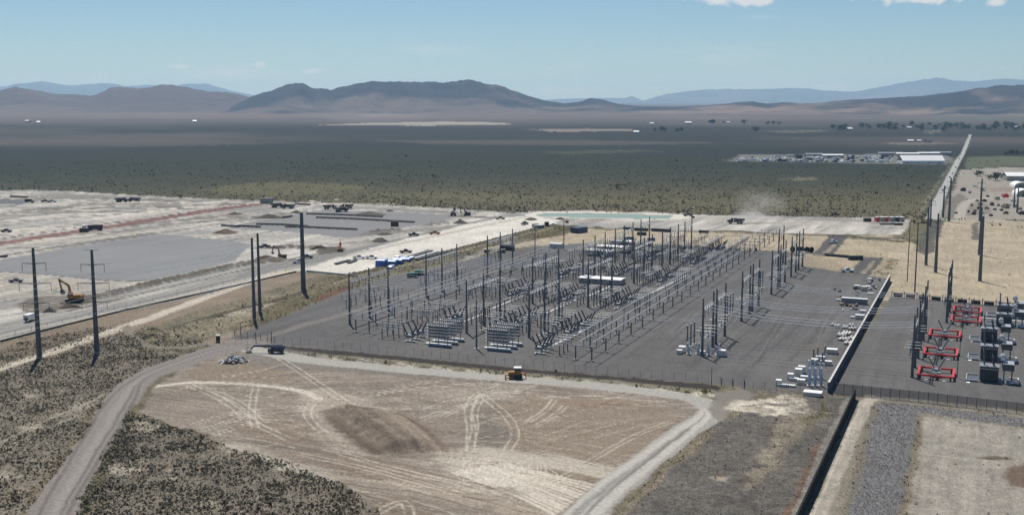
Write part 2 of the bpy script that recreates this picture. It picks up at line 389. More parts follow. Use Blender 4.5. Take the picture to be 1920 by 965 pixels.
# tan cleared land behind and right of the yard
fill([(945, 466), (1000, 447), (1060, 428), (1170, 431), (1330, 436), (1500, 441), (1590, 443), (1660, 440), (1705, 452), (1740, 470), (1668, 523), (1600, 517), (1530, 495), (1420, 470), (1300, 460), (1100, 456)],
     S(196, 183, 160), 2.5, 1.5, 1, REG_FIELD, veg=.03, mott=.1)
fill([(1560, 470), (1640, 470), (1690, 490), (1668, 523), (1640, 560), (1660, 500), (1600, 490)], S(186, 174, 148), 2, 1.5, 1, veg=.1)
fill([(1630, 562), (1668, 523), (1704, 488), (1742, 452), (1775, 412), (1830, 411), (2200, 424), (2200, 612), (1920, 579), (1800, 568)], S(196, 183, 160), 1.5, 1.2, 1, REG_FIELD, veg=.04)
fI = np.nonzero(REG == REG_FIELD)[0]
C[fI] *= (1 + .16 * n50[fI] + .22 * n12[fI] + .14 * n3[fI] + .10 * bands(fI, 70, 40., 1.4, 75))[:, None]
fill([(1716, 470), (1728, 440), (1745, 413), (1772, 413), (1762, 440), (1752, 472), (1735, 478)], S(100, 99, 92), 2, 1.5, .9, veg=.25)
fill([(1822, 450), (1823, 418), (1834, 416), (1838, 450)], S(112, 108, 102), 1.5, 1, .9)
fill([(1520, 480), (1556, 441), (1592, 441), (1560, 480)], S(104, 101, 102), 1.2, .8, 1)
fill([(1541, 474), (1560, 458), (1570, 458), (1552, 474)], S(184, 172, 150), 1.5, 1, .8)
fill([(1591, 512), (1618, 482), (1656, 484), (1624, 521)], S(104, 101, 102), 1.2, .8, 1)
fill([(1612, 512), (1636, 488), (1642, 488), (1620, 514)], S(178, 166, 146), 1.2, .8, .8)
stroke([(1000, 462), (1200, 462), (1420, 470), (1500, 473), (1620, 484)], 6, S(124, 121, 118), 1.5, 1, .9)
stroke([(1600, 445), (1640, 448), (1690, 452)], 16, S(96, 93, 76), 5, 3, .9, veg=.7, mott=.4)
for q in [(1672, 490), (1650, 510), (1662, 500)]: fill([(q[0] - 12, q[1]), (q[0], q[1] - 6), (q[0] + 10, q[1]), (q[0], q[1] + 6)], S(104, 100, 72), 4, 2, .7, veg=.8)
stroke([(1040, 421), (1062, 425), (1170, 430), (1330, 434), (1500, 440), (1600, 444), (1700, 447)], 5, S(92, 86, 76), 1.5, 1, .95)
lift([(1062, 425), (1170, 430), (1330, 434), (1500, 440), (1600, 444)], 1.5, 3, stroke_w=6)
# strip of brush and bank between the site and the yard
fill([(425, 632), (430, 600), (560, 548), (640, 516), (700, 506), (800, 481), (900, 456), (1040, 422), (1078, 428), (1040, 440), (1000, 450), (960, 458), (930, 470), (880, 482), (780, 503), (700, 524), (650, 543), (560, 577), (500, 605)],
     S(118, 110, 86), 2, 1.5, 1, veg=.6, mott=.2)
fill([(1000, 446), (1040, 424), (1085, 430), (1060, 440), (1020, 446)], S(104, 97, 70), 2, 1.5, .9, veg=.8)
fill([(590, 556), (640, 540), (668, 540), (640, 552), (600, 566)], S(128, 96, 78), 2.5, 1.5, .8, veg=.2)
fill([(400, 600), (460, 575), (520, 566), (470, 590), (420, 614)], S(186, 178, 160), 3, 1.5, .8, veg=.15, mott=.6)
fill([(840, 500), (870, 484), (880, 478), (905, 466), (960, 452), (950, 462), (905, 476), (885, 492)], S(186, 180, 170), 1.5, 1, .8, veg=0)
BANK = [(250, 640), (330, 612), (430, 584), (570, 548), (640, 520), (700, 506), (800, 481), (900, 456), (1000, 430), (1040, 421)]
stroke(BANK, 4.5, S(92, 88, 74), 1, .8, .95)
lift(BANK[3:], 1.3, 2.5, stroke_w=5)
stroke([(p[0], p[1] + 5) for p in BANK[3:]], 2.0, S(176, 170, 156), .8, .6, .8)
fill([(568, 552), (580, 520), (620, 514), (660, 516), (640, 522), (600, 545)], S(126, 118, 98), 2, 1.5, .9, veg=.7)
# dirt and access track left of the yard
fill([(-200, 700), (0, 642), (240, 582), (560, 510), (600, 514), (520, 540), (380, 580), (240, 625), (120, 660), (0, 694), (-200, 752)], S(154, 140, 124), 2, 1.5, 1, REG_TRACK, veg=.1)
tI = np.nonzero(REG == REG_TRACK)[0]
C[tI] *= (1 + .2 * n12[tI] + .12 * bands(tI, 50, 40., 2., 77))[:, None]
fill([(-200, 705), (0, 655), (90, 628), (200, 612), (180, 635), (60, 668), (0, 688), (-200, 740)], S(132, 122, 108), 3, 2, .9, veg=.8)
stroke([(-120, 728), (0, 690), (80, 664), (160, 638), (230, 613), (300, 590), (380, 560), (450, 534), (510, 514), (560, 506)], 7, S(222, 213, 198), 1.2, 1, 1, REG_TRACK, mott=.25)
stroke([(238, 612), (246, 630), (270, 646), (310, 652), (350, 650), (400, 640)], 4, S(150, 142, 130), 1, .8, 1, REG_TRACK, veg=0)
fill([(265, 640), (300, 620), (400, 596), (470, 590), (470, 606), (420, 622), (380, 632), (340, 640)], S(152, 143, 122), 2.5, 1.5, .8, veg=.55, mott=.5)
fill([(380, 645), (420, 622), (470, 612), (500, 622), (480, 645), (430, 652)], S(164, 152, 138), 2, 1.2, .9, veg=0)
fill([(-200, 760), (0, 697), (160, 646), (235, 622), (280, 655), (350, 668), (300, 690), (230, 720), (190, 760), (100, 890), (40, 985), (-300, 985)], S(136, 128, 117), 2.5, 2, .9, veg=.95)
fill([(250, 775), (330, 800), (440, 842), (560, 872), (640, 905), (700, 945), (720, 1010), (120, 1010), (215, 845)], S(138, 130, 119), 2, 1.5, .9, veg=.95)
for q in [(150, 760, 30, 8), (310, 880, 18, 4), (322, 893, 14, 4), (230, 880, 40, 12), (60, 800, 30, 8), (20, 890, 40, 8), (270, 800, 40, 12), (400, 940, 12, 5), (60, 740, 20, 4)]:
    fill([(q[0] - q[2], q[1]), (q[0], q[1] - q[3]), (q[0] + q[2], q[1]), (q[0], q[1] + q[3])], S(184, 176, 162), 2.0, 1.2, .7, veg=.3, mott=.5)
stroke([(0, 830), (60, 800), (130, 770), (200, 735)], 1.6, S(176, 167, 152), .8, .5, .6, veg=.1); stroke([(0, 845), (80, 808), (150, 778)], 1.2, S(176, 167, 152), .8, .5, .5)
# --- the main yard, its crushed stone and its stone bank
YARD = [(428, 634), (500, 606), (570, 577), (650, 545), (700, 527), (780, 508), (870, 488), (960, 470), (1020, 463), (1100, 457), (1200, 457), (1300, 461),
        (1420, 470), (1490, 474), (1520, 482), (1548, 504), (1600, 514), (1640, 518), (1668, 522), (1552, 737), (1400, 725), (1000, 692), (515, 645), (470, 640)]
fill(YARD, S(119, 118, 119), .8, .5, 1, REG_YARD, veg=0)
YARD2 = [(1552, 738), (1669, 556), (1800, 566), (1920, 577), (2200, 604), (2200, 806), (1920, 768), (1700, 748)]
fill(YARD2, S(119, 118, 119), .6, .4, 1, REG_YARD2, veg=0)
yI = np.nonzero((REG == REG_YARD) | (REG == REG_YARD2))[0]
C[yI] *= (1 + .14 * n50[yI] + .12 * n12[yI] + .10 * n3[yI] + .16 * bands(yI, 67, 60., 3., 81))[:, None]
stroke([(470, 640), (520, 624), (580, 606), (650, 588), (720, 568), (790, 548), (880, 520), (960, 500)], 5, S(150, 144, 138), 1.2, 1, .75, mott=.3)
stroke([(520, 604), (600, 576), (700, 540), (800, 515)], 4, S(112, 111, 112), 1.2, 1, .6, mott=.3)
for k in range(26):
    v = -128 + 3.1 * k + _rng.uniform(-1, 1); u0 = 410 + _rng.uniform(0, 60); u1 = u0 + _rng.uniform(60, 220)
    if v > -50: break
    P = [uv(u, v + 2.5 * math.sin(u / 37. + k)) for u in np.linspace(u0, u1, 9)]
    stroke(P, .8, S(140, 139, 138) if k % 2 else S(86, 86, 88), .5, .4, .6, mott=.5, px=False, sm=0)
fill([(1505, 650), (1530, 642), (1560, 645), (1550, 660), (1520, 662)], S(128, 120, 114), 2, 1.2, .6)
fill([(1480, 656), (1520, 652), (1530, 658), (1490, 660)], S(120, 114, 110), 2, 1.2, .5)
stroke([(700, 512), (830, 488), (930, 466)], 6, S(128, 122, 118), 2, 1, .6)
fill([(1480, 480), (1540, 478), (1590, 500), (1580, 512), (1548, 504), (1510, 500)], S(178, 164, 142), 2, 2.5, .85)
ROCKB = [(515, 653), (640, 664), (800, 680), (1000, 700), (1200, 717), (1320, 727)]
stroke(ROCKB, 11, S(72, 66, 64), .8, .5, 1, REG_ROCK, veg=0)
rI = np.nonzero(REG == REG_ROCK)[0]; C[rI] *= (1 + .35 * n3[rI])[:, None]
stroke([(1400, 730), (1480, 735), (1555, 741)], 5, S(120, 115, 110), 1, .5, 1, veg=.1)
stroke([(530, 662), (640, 671), (800, 687), (1000, 706), (1200, 724), (1325, 736)], 9, S(150, 144, 126), 1.4, .8, 1, veg=.8, mott=.1)
for q in range(34):
    t = q / 33.; px = 560 + 770 * t; py = 664 + 74 * t + 2 * math.sin(q * 2.1)
    if q % 3 != 1: fill([(px - 16, py + 3), (px, py - 2), (px + 16, py + 3), (px, py + 7)], S(206, 198, 184), 1.4, .6, .85, veg=.1, mott=.4)
    else: fill([(px - 16, py), (px, py - 4), (px + 16, py), (px, py + 4)], S(104, 102, 72), 1.4, .8, .85, veg=1)
# --- foreground dirt lot
LOT = [(262, 772), (285, 728), (320, 705), (345, 690), (400, 670), (470, 656), (560, 668), (640, 676), (760, 690), (900, 705), (1000, 716), (1150, 733), (1250, 746), (1325, 765),
       (1300, 800), (1250, 840), (1170, 895), (1110, 940), (1060, 990), (1040, 1030), (760, 1030), (700, 945), (640, 905), (560, 872), (500, 852), (440, 840), (380, 814), (330, 800)]
fill(LOT, S(160, 149, 138), 1.6, 1.0, 1, REG_LOT, veg=0)
lI = np.nonzero(REG == REG_LOT)[0]
rake = bands(lI, 6, 26., .75, 83); rake2 = bands(lI, -24, 34., 1.1, 87); wsel = np.clip(n50[lI] * 2 + .5, 0, 1)
C[lI] *= (1 + .55 * (rake * wsel + rake2 * (1 - wsel)) + .14 * n12[lI] + .12 * n50[lI] + .12 * n3[lI])[:, None]
for pts, c, o in [([(470, 655), (520, 650), (640, 672), (800, 692), (950, 708), (940, 722), (760, 706), (600, 695), (500, 690), (440, 690), (400, 684)], S(138, 133, 128), .75),
                  ([(360, 688), (440, 678), (520, 690), (570, 716), (440, 712), (340, 712)], S(158, 142, 126), .8),
                  ([(930, 760), (1010, 740), (1200, 748), (1285, 780), (1230, 830), (1140, 876), (1000, 850), (940, 830)], S(162, 147, 131), .8),
                  ([(1030, 754), (1130, 750), (1200, 752), (1130, 764)], S(168, 138, 116), .4),
                  ([(880, 780), (920, 775), (960, 815), (950, 845), (900, 840)], S(128, 123, 117), .7),
                  ([(440, 800), (520, 780), (600, 800), (590, 830), (500, 835)], S(150, 132, 116), .6),
                  ([(480, 840), (600, 850), (720, 862), (860, 900), (780, 915), (620, 885), (520, 862)], S(152, 134, 118), .55),
                  ([(430, 826), (470, 835), (560, 870), (640, 895), (600, 900), (500, 872), (440, 848)], S(204, 197, 184), .8),
                  ([(1050, 870), (1120, 870), (1150, 885), (1080, 940), (1010, 925), (960, 880)], S(160, 144, 126), .6),
                  ([(800, 870), (900, 840), (980, 845), (1100, 862), (1170, 880), (1150, 894), (1040, 872), (960, 866), (900, 872), (850, 895)], S(204, 196, 182), .8),
                  ([(600, 890), (760, 905), (900, 915), (1060, 950), (1050, 985), (880, 950), (740, 920)], S(190, 178, 162), .75),
                  ([(560, 735), (610, 728), (680, 745), (720, 770), (660, 765), (600, 790), (570, 775)], S(208, 198, 184), .6), ([(590, 790), (640, 815), (690, 850), (640, 848), (580, 822)], S(206, 196, 182), .55),
                  ([(780, 735), (900, 722), (1000, 722), (960, 740), (860, 752)], S(196, 186, 172), .5), ([(820, 850), (900, 835), (960, 850), (900, 880), (830, 880)], S(216, 207, 193), .6),
                  ([(700, 935), (760, 930), (800, 960), (780, 1000), (700, 1000)], S(140, 124, 108), .7)]:
    fill(pts, c, 3, 2.2, o, mott=.35)
ONLY = REG_LOT
W1, W2 = S(238, 230, 216), S(208, 199, 186)
def pair(pts, gap, w=.6, c=W1, o=.62):
    P = smooth(wpoly(pts), 2); d = np.gradient(P, axis=0); d /= np.linalg.norm(d, axis=1)[:, None] + 1e-9
    nrm = np.stack([-d[:, 1], d[:, 0]], 1)
    for s in (-1, 1): stroke(P + nrm * gap / 2 * s, w * (1 + .3 * s * _rng.rand()), c, .3, .3, o, mott=.75, sm=0, px=False)
stroke([(296, 724), (360, 716), (440, 718), (520, 725), (575, 734), (600, 748)], 3.2, W1, .6, .5, .85, mott=.35)
for pts, gp in [([(598, 748), (574, 766), (580, 790), (608, 812)], 2.2), ([(520, 668), (570, 700), (620, 735), (680, 772)], 2.4), 
            ([(1005, 716), (880, 720), (760, 728), (690, 740)], 2.0), ([(882, 842), (884, 800), (876, 764), (892, 738), (940, 722)], 2.6), ([(952, 845), (970, 812), (952, 778), (912, 748), (905, 735)], 2.4),
            ([(880, 845), (892, 800), (888, 770), (900, 748)], 2.0), ([(356, 722), (420, 748), (470, 790), (540, 822)], 2.4), ([(370, 722), (450, 752), (490, 790)], 2.0), ([(480, 724), (470, 770), (480, 800)], 2.0),
            ([(360, 796), (430, 775), (490, 768)], 2.2), ([(380, 806), (440, 786), (500, 774)], 2.2), ([(400, 814), (460, 796), (520, 786)], 2.0), ([(770, 778), (840, 752), (920, 738), (1010, 732)], 2.4),
            ([(790, 785), (860, 760), (960, 742)], 2.0), ([(340, 806), (390, 826), (450, 846)], 2.6), ([(640, 850), (740, 880), (860, 905), (960, 938)], 2.2), ([(560, 850), (700, 880), (860, 925)], 2.0),
            ([(990, 790), (1030, 765), (1040, 748)], 1.6), ([(1000, 800), (1040, 780), (1060, 760)], 1.6), ([(1040, 905), (1110, 860), (1200, 810), (1260, 790)], 1.8), ([(700, 965), (735, 945), (760, 938), (768, 965)], 2.2),
            ([(830, 780), (880, 756), (905, 740)], 1.8), ([(1020, 745), (1100, 742), (1180, 748)], 2.0)]:
    pair(pts, gp)
for k in range(34):                                   # turning loops pressed into the pale dust
    cx, cy = 960 + _rng.uniform(-70, 46), 886 + _rng.uniform(-14, 14); rx, ry = _rng.uniform(18, 48), _rng.uniform(8, 22); a0 = _rng.uniform(0, 6.3); sp = _rng.uniform(2.5, 5.5)
    stroke([(cx + rx * math.cos(a0 + sp * t), cy + ry * math.sin(a0 + sp * t)) for t in np.linspace(0, 1, 12)], .45, W1, .2, .25, .6, mott=.6)
for k in range(150):                                   # faint wheel marks all over
    px, py = _rng.uniform(330, 1240), _rng.uniform(715, 930); an = _rng.choice([.12, -.3, .5, .2]) + _rng.uniform(-.2, .2); ln = _rng.uniform(25, 90)
    stroke([(px, py), (px + ln, py + ln * an * .6), (px + 2 * ln, py + ln * an * 1.0)], _rng.uniform(.35, .8), W2 if k % 3 else S(120, 108, 96), .3, .3, .45, mott=.6)
def slope_at(px, py):
    if py > 838: return _rng.choice([.12, .2, .28]) if px > 700 else .2
    if px < 620: return _rng.choice([.05, .02, .08, -.22])
    if px < 920 and py < 770: return _rng.choice([-.18, -.1, -.25, .05])
    return _rng.choice([.03, .0, .06, -.3])
for k in range(420):                                  # blade and wheel marks, light and dark
    px, py = _rng.uniform(290, 1270), _rng.uniform(700, 955); sl = slope_at(px, py) + _rng.uniform(-.04, .04); ln = _rng.uniform(40, 190); bend = _rng.uniform(-.08, .08)
    stroke([(px, py), (px + ln * .5, py + ln * .5 * sl), (px + ln, py + ln * (sl + bend))], _rng.uniform(.25, .7), [S(226, 217, 203), S(108, 94, 82), S(200, 188, 173), S(120, 104, 90)][k % 4], .3, .25, _rng.uniform(.35, .7), mott=.55, sm=1)
for k in range(13):                                   # pale runs fanning out to the road
    stroke([(850 + 8 * k, 886 - 1.5 * k), (940 + 9 * k, 915 - k * 1.8), (1040 + 6 * k, 962 - 4.5 * k)], _rng.uniform(.7, 1.8), S(244, 236, 222), .4, .35, .8, mott=.4)
for k in range(9):
    stroke([(900 + 5 * k, 850 + 2 * k), (1020, 853 + 2.5 * k), (1160 - 3 * k, 884 + 1.5 * k)], _rng.uniform(.6, 1.4), S(218, 210, 196), .4, .35, .6, mott=.4)
MOUND = [(604, 768), (650, 760), (720, 768), (775, 785), (812, 812), (842, 844), (820, 850), (720, 853), (700, 851), (650, 812)]
fill(MOUND, S(152, 137, 122), 3.0, 2.4, .75, mott=.35)
mI = np.nonzero(inside(GX, GY, wpoly(MOUND)))[0]; 
_a, _b = at(622, 775), at(735, 850); C[mI] *= (1 + .75 * bands(mI, math.degrees(math.atan2(_b[1] - _a[1], _b[0] - _a[0])), 60., 2.6, 91) + .25 * n3[mI])[:, None]
lift(MOUND, 2.8, 8, rough=1.8)
stroke([(608, 772), (650, 812), (700, 848)], 4.0, S(108, 92, 81), 1.4, 1.2, .7, mott=.4)
stroke([(640, 764), (700, 806), (750, 850)], 1.8, S(112, 97, 86), 1, .8, .5, mott=.5)
stroke([(740, 775), (790, 800), (838, 845)], 2.5, S(110, 92, 80), 1.2, .9, .6, mott=.4)
stroke([(690, 766), (750, 800), (800, 846)], 2.5, S(176, 162, 146), 1.2, .9, .5, mott=.5)
ONLY = None
# --- roads round the lot
stroke([(1045, 1030), (1075, 985), (1130, 925), (1215, 860), (1285, 808), (1328, 782), (1338, 764), (1300, 746), (1230, 735), (1120, 723), (1000, 713), (900, 705), (760, 693), (640, 682), (560, 672), (500, 660), (450, 650)],
       9.5, S(196, 193, 188), .8, .7, 1, REG_ROAD2, veg=0, mott=.12)
fill([(1030, 1030), (1080, 945), (1180, 870), (1250, 825), (1300, 790), (1340, 780), (1330, 800), (1240, 870), (1150, 945), (1110, 1030)], S(184, 181, 177), 1.2, .8, 1, REG_ROAD2, veg=0, mott=.15)
for dx in (-30, -22, -12, -5, 4, 12, 20, 28): stroke([(1075 + dx, 985), (1130 + dx, 925), (1215 + dx * .8, 860), (1285 + dx * .6, 808), (1322 + dx * .4, 780), (1322, 764)], 1.3, S(218, 215, 209) if dx != 4 else S(140, 137, 134), .4, .4, .8, mott=.3)
stroke([(1040, 1000), (1110, 930), (1200, 868), (1290, 805)], 2.0, S(120, 117, 114), 1, .7, .5)
fill([(1325, 765), (1345, 735), (1395, 728), (1410, 740), (1380, 765), (1345, 790)], S(150, 144, 138), 1.4, 1, .9, REG_ROAD2, veg=0)
LEFT = [(40, 985), (49, 965), (97, 895), (147, 827), (197, 744), (222, 718), (270, 690), (330, 670), (380, 653), (430, 640), (480, 632), (512, 640), (470, 652), (400, 671), (345, 690), (300, 706), (275, 726), (261, 746), (240, 785), (217, 827), (180, 900), (147, 965), (130, 1010), (20, 1010)]
fill(LEFT, S(156, 149, 146), .6, .6, 1, REG_ROAD, veg=0, mott=.06)
ctr = [(95, 975), (140, 895), (185, 822), (232, 744), (252, 716), (295, 693), (350, 675), (410, 655), (470, 642)]
stroke(ctr, 2.6, S(174, 168, 164), .5, .6, .8, mott=.2)
for dx in (-34, -22, -11, 12, 24, 34, -28, 18): stroke([(p[0] + dx * (1 if p[1] > 730 else .4), p[1]) for p in ctr], _rng.uniform(.5, 1.2), S(164, 157, 154) if dx % 4 else S(112, 106, 104), .4, .4, .6, mott=.4)
stroke([(258, 760), (236, 800), (212, 845), (176, 915), (150, 975)], 3.0, S(112, 108, 84), 1.2, .8, .9, veg=1)
stroke([(190, 755), (160, 800), (140, 830), (96, 890), (60, 940)], 2.0, S(118, 106, 88), 1.5, .8, .8, veg=.8)
# --- right foreground
fill([(1345, 790), (1420, 768), (1480, 745), (1556, 745), (1600, 742), (1497, 985), (1480, 1030), (1120, 1030), (1180, 940), (1300, 840)], S(114, 110, 105), 2, 1.2, 1, veg=.22)
fill([(1180, 940), (1290, 848), (1330, 808), (1350, 800), (1330, 825), (1240, 895), (1170, 960), (1130, 1010)], S(150, 138, 118), 1.5, 1, .9, veg=.5)
fill([(1375, 768), (1390, 748), (1430, 740), (1450, 746), (1480, 738), (1515, 750), (1490, 762), (1502, 774), (1430, 776)], S(226, 217, 202), 6, 2, .9, veg=0, mott=.5)
stroke([(1395, 762), (1430, 755), (1470, 758), (1490, 764)], 1.4, S(150, 142, 130), .8, .5, .7)
fill([(1470, 780), (1520, 768), (1545, 770), (1500, 830), (1460, 870), (1420, 920), (1400, 900), (1440, 830)], S(158, 148, 130), 3, 1.8, .7, veg=.3, mott=.5)
fill([(1340, 895), (1370, 893), (1368, 902), (1345, 902)], S(190, 180, 162), 1.5, .8, .8)
fill([(1500, 780), (1530, 765), (1560, 748), (1545, 775), (1515, 800)], S(112, 106, 78), 2, 1, .7, veg=.8)
stroke([(1548, 830), (1510, 900), (1478, 970)], 2.5, S(128, 98, 80), 1.5, .8, .7)
stroke([(1597, 742), (1560, 815), (1492, 975)], 3.2, S(142, 139, 134), .5, .4, 1, veg=0)
fill([(1600, 742), (1700, 748), (2200, 808), (2200, 1030), (1500, 1030)], S(150, 142, 130), 1, .8, 1, REG_LOT2, veg=.15)
stroke([(1632, 742), (1610, 790), (1575, 870), (1530, 980)], 4.0, S(190, 183, 172), .6, .6, .9, veg=0)
stroke([(1616, 752), (1570, 862), (1515, 985)], .8, S(212, 206, 196), .3, .3, .8)
stroke([(1616, 760), (1630, 748), (1660, 745), (1780, 757), (1920, 775), (2150, 804)], 3.6, S(198, 191, 180), .6, .5, .95, veg=0)
RIP = [(1632, 761), (1660, 753), (1723, 760), (1920, 782), (2200, 815), (2200, 830), (1920, 800), (1723, 773), (1717, 829), (1697, 909), (1690, 970), (1685, 1030), (1560, 1030), (1585, 965), (1599, 896), (1622, 822)]
fill(RIP, S(124, 123, 125), .6, .4, 1, REG_GRAVEL, veg=0)
gI = np.nonzero(REG == REG_GRAVEL)[0]; C[gI] *= (1 + .36 * _rng.randn(len(gI)).clip(-1.8, 1.8) + .1 * n12[gI])[:, None]
fill([(1727, 778), (1920, 802), (2200, 832), (2200, 1030), (1695, 1030), (1702, 909), (1722, 829)], S(174, 168, 159), 1.5, 1, 1, REG_LOT2, veg=.06)
qI = np.nonzero(REG == REG_LOT2)[0]; C[qI] *= (1 + .16 * n12[qI] + .26 * n3[qI] + .2 * bands(qI, 67, 20., 1.2, 97))[:, None]
fill([(1880, 890), (1930, 860), (1990, 880), (1960, 920), (1900, 915)], S(116, 92, 76), 2.5, 1.5, .8)
fill([(1830, 858), (1870, 852), (1900, 860), (1860, 864)], S(92, 84, 66), 1.5, 1, .8, veg=.6)
stroke([(1722, 850), (1800, 858), (1890, 866)], .7, S(200, 194, 180), .5, .4, .8)
stroke([(1724, 780), (1716, 840), (1700, 910), (1688, 975)], 2.2, S(140, 132, 112), 1.2, .8, .8, veg=.8)
stroke([(1640, 764), (1624, 826), (1602, 900), (1586, 975)], 2.0, S(140, 134, 118), 1.2, .8, .7, veg=.6)
# --- the county road and the plant beyond it
fill([(1764, 411), (1775, 385), (1792, 342), (1800, 318), (1840, 316), (1890, 313), (2200, 316), (2200, 416), (1830, 411)], S(178, 171, 161), 3, 2, 1, REG_SITE, veg=0, mott=.15)
fill([(1808, 317), (1814, 296), (1840, 293), (2200, 296), (2200, 312), (1890, 312)], S(104, 110, 86), 6, 4, 1)
fill([(1770, 411), (1782, 372), (1800, 362), (1812, 368), (1800, 411)], S(128, 122, 114), 2, 1.5, .8)
stroke([(1800, 411), (1802, 388), (1815, 376), (1850, 370), (1920, 372)], 9, S(200, 194, 184), 1.5, 1, .9)
fill([(1812, 405), (1815, 382), (1850, 380), (1862, 400)], S(138, 128, 120), 3, 2, .7, mott=.5)
fill([(1855, 360), (1920, 358), (1920, 350), (1860, 352)], S(156, 140, 130), 4, 2, .6)
stroke([(1720, 411), (1830, 412), (1960, 416)], 7, S(196, 190, 182), 2, 1, .9)
fill([(1697, 411), (1722, 400), (1760, 340), (1785, 300), (1790, 302), (1768, 345), (1741, 400), (1735, 411)], S(150, 144, 126), 4, 3, .8, mott=.5)
stroke([(1732, 411), (1745, 384), (1775, 328), (1795, 294)], 6, S(84, 88, 66), 2, 1.5, .9, veg=.6)
HWY = [(1735, 411), (1747, 382), (1762, 354), (1777, 327), (1790, 302), (1800.5, 290), (1817.5, 252), (1822, 252), (1813.5, 277), (1806, 294), (1796, 314), (1785, 339), (1772, 372), (1762, 411)]
fill(HWY, S(198, 199, 198), .6, .6, 1, REG_HWY, veg=0)
NAMES = {0: ('ground', 'sagebrush plain of pale soil reaching out to the mountains', 'ground'),
         REG_SITE: ('graded_ground', 'pale graded earth of the building site beyond the substation', 'ground'),
         REG_PAD: ('gravel_pad', 'blue grey gravel pad left of the paired transmission poles', 'gravel pad'),
         REG_PAD2: ('gravel_pad', 'farther grey gravel pad crossed by long black pipes', 'gravel pad'),
         REG_YARD: ('gravel_yard', 'dark crushed stone yard under the large substation', 'yard'),
         REG_YARD2: ('gravel_yard', 'dark crushed stone yard under the red frames and transformers', 'yard'),
         REG_HWY: ('highway', 'pale straight highway running away at upper right', 'road'),
         REG_ROAD: ('gravel_road', 'mauve gravel road curving out of the lower left corner', 'road'),
         REG_ROAD2: ('gravel_road', 'grey rutted gravel road curving round the dirt lot', 'road'),
         REG_LOT: ('dirt_lot', 'bare brown dirt lot criss-crossed by pale tyre tracks', 'dirt lot'),
         REG_LOT2: ('dirt_lot', 'pale bare lot beside the stone strip at lower right', 'dirt lot'),
         REG_FIELD: ('tan_field', 'tan cleared field behind and right of the substation', 'field'),
         REG_WATER: ('pond_water', 'narrow teal pond beyond the substation', 'pond'),
         REG_LINER: ('pond_bank', 'white lined bank around the teal pond', 'bank'),
         REG_GRAVEL: ('stone_strip', 'strip of grey crushed stone at lower right', 'gravel'),
         REG_TRACK: ('dirt_track', 'pale dirt track passing under the transmission poles', 'track'),
         REG_RED: ('red_cut', 'red earth cut running across the building site at left', 'ground'),
         REG_ROCK: ('stone_bank', 'dark stone bank along the front fence of the substation', 'bank'),
         REG_HAUL: ('haul_road', 'grey haul road through the building site at left', 'road')}
oI = np.nonzero((REG == 0) & (GR < 900))[0]; C[oI] *= (1 + .36 * n3[oI] + .24 * n12b[oI] + .16 * _rng.randn(len(oI)).clip(-2, 2))[:, None]
for _k, _a in ((REG_LOT, .10), (REG_LOT2, .10), (REG_FIELD, .08), (REG_SITE, .06), (REG_YARD, .06), (REG_YARD2, .06), (REG_TRACK, .08)):
    oI = np.nonzero(REG == _k)[0]; C[oI] *= (1 + _a * _rng.randn(len(oI)).clip(-2, 2))[:, None]
# gentle unevenness of open land
Z += np.where((REG == 0) & (GR > 150), (.35 * n12 + .9 * n50 * np.clip((GR - 900) / 500, 0, 1)) * np.clip(1 - (GR - 4000) / 4000, 0, 1), 0)
Z += np.where(REG == REG_LOT, .10 * n12 + .05 * n3, 0)
Z -= np.where(REG == REG_WATER, .25, 0)
np.clip(C, .012, .8, out=C)

M_ground = ground_mat('soil', 1.6, .36, .4, .24, .3)
M_stone = ground_mat('crushed_stone', .7, .16, .2, .16, .15)
M_earth = ground_mat('bare_earth', 1.2, .22, .35, .16, .25)
M_pave = ground_mat('asphalt', 3.0, .07, .6, .04, 0)
M_rock = ground_mat('stone_bank', .8, .4, .3, .25, .6)
M_water = paint('pond_water', tuple(S(138, 166, 156)), .55, 0, .05, .02)
def region_mat(k):
    return {REG_YARD: M_stone, REG_YARD2: M_stone, REG_PAD: M_stone, REG_PAD2: M_stone, REG_GRAVEL: M_rock, REG_ROCK: M_rock, REG_HWY: M_pave, REG_WATER: M_water,
            0: M_ground}.get(k, M_earth)
ii, jj = np.meshgrid(np.arange(NR - 1), np.arange(NC - 1), indexing='ij')
a = (ii * NC + jj).ravel()
F4 = np.stack([a, a + 1, a + NC + 1, a + NC], 1)[:, ::-1]
FREG = REG[F4[:, 1]]
def np_mesh(name, V, F, attr=None, smooth_sh=True):
    me = bpy.data.meshes.new(name)
    k = F.shape[1]
    me.vertices.add(len(V)); me.vertices.foreach_set('co', np.ascontiguousarray(V, np.float32).ravel())
    me.loops.add(F.size); me.loops.foreach_set('vertex_index', np.ascontiguousarray(F, np.int32).ravel())
    me.polygons.add(len(F)); me.polygons.foreach_set('loop_start', np.arange(0, F.size, k, dtype=np.int32))
    me.update(calc_edges=True)
    me.polygons.foreach_set('use_smooth', np.full(len(F), smooth_sh))
    if attr is not None:
        at_ = me.attributes.new('Col', 'FLOAT_COLOR', 'POINT')
        at_.data.foreach_set('color', np.ascontiguousarray(np.concatenate([attr, np.ones((len(attr), 1))], 1), np.float32).ravel())
    return me
def tag(o, label=None, cat=None, group=None, kind=None):
    if label: o['label'] = label
    if cat: o['category'] = cat
    if group: o['group'] = group
    if kind: o['kind'] = kind
    return o
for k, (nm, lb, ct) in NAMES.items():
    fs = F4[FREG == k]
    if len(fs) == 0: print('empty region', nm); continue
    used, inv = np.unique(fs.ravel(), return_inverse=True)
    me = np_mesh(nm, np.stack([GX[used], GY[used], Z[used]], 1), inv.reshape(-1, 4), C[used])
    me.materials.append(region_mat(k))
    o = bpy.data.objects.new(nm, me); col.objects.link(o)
    tag(o, lb, ct, None, 'structure')
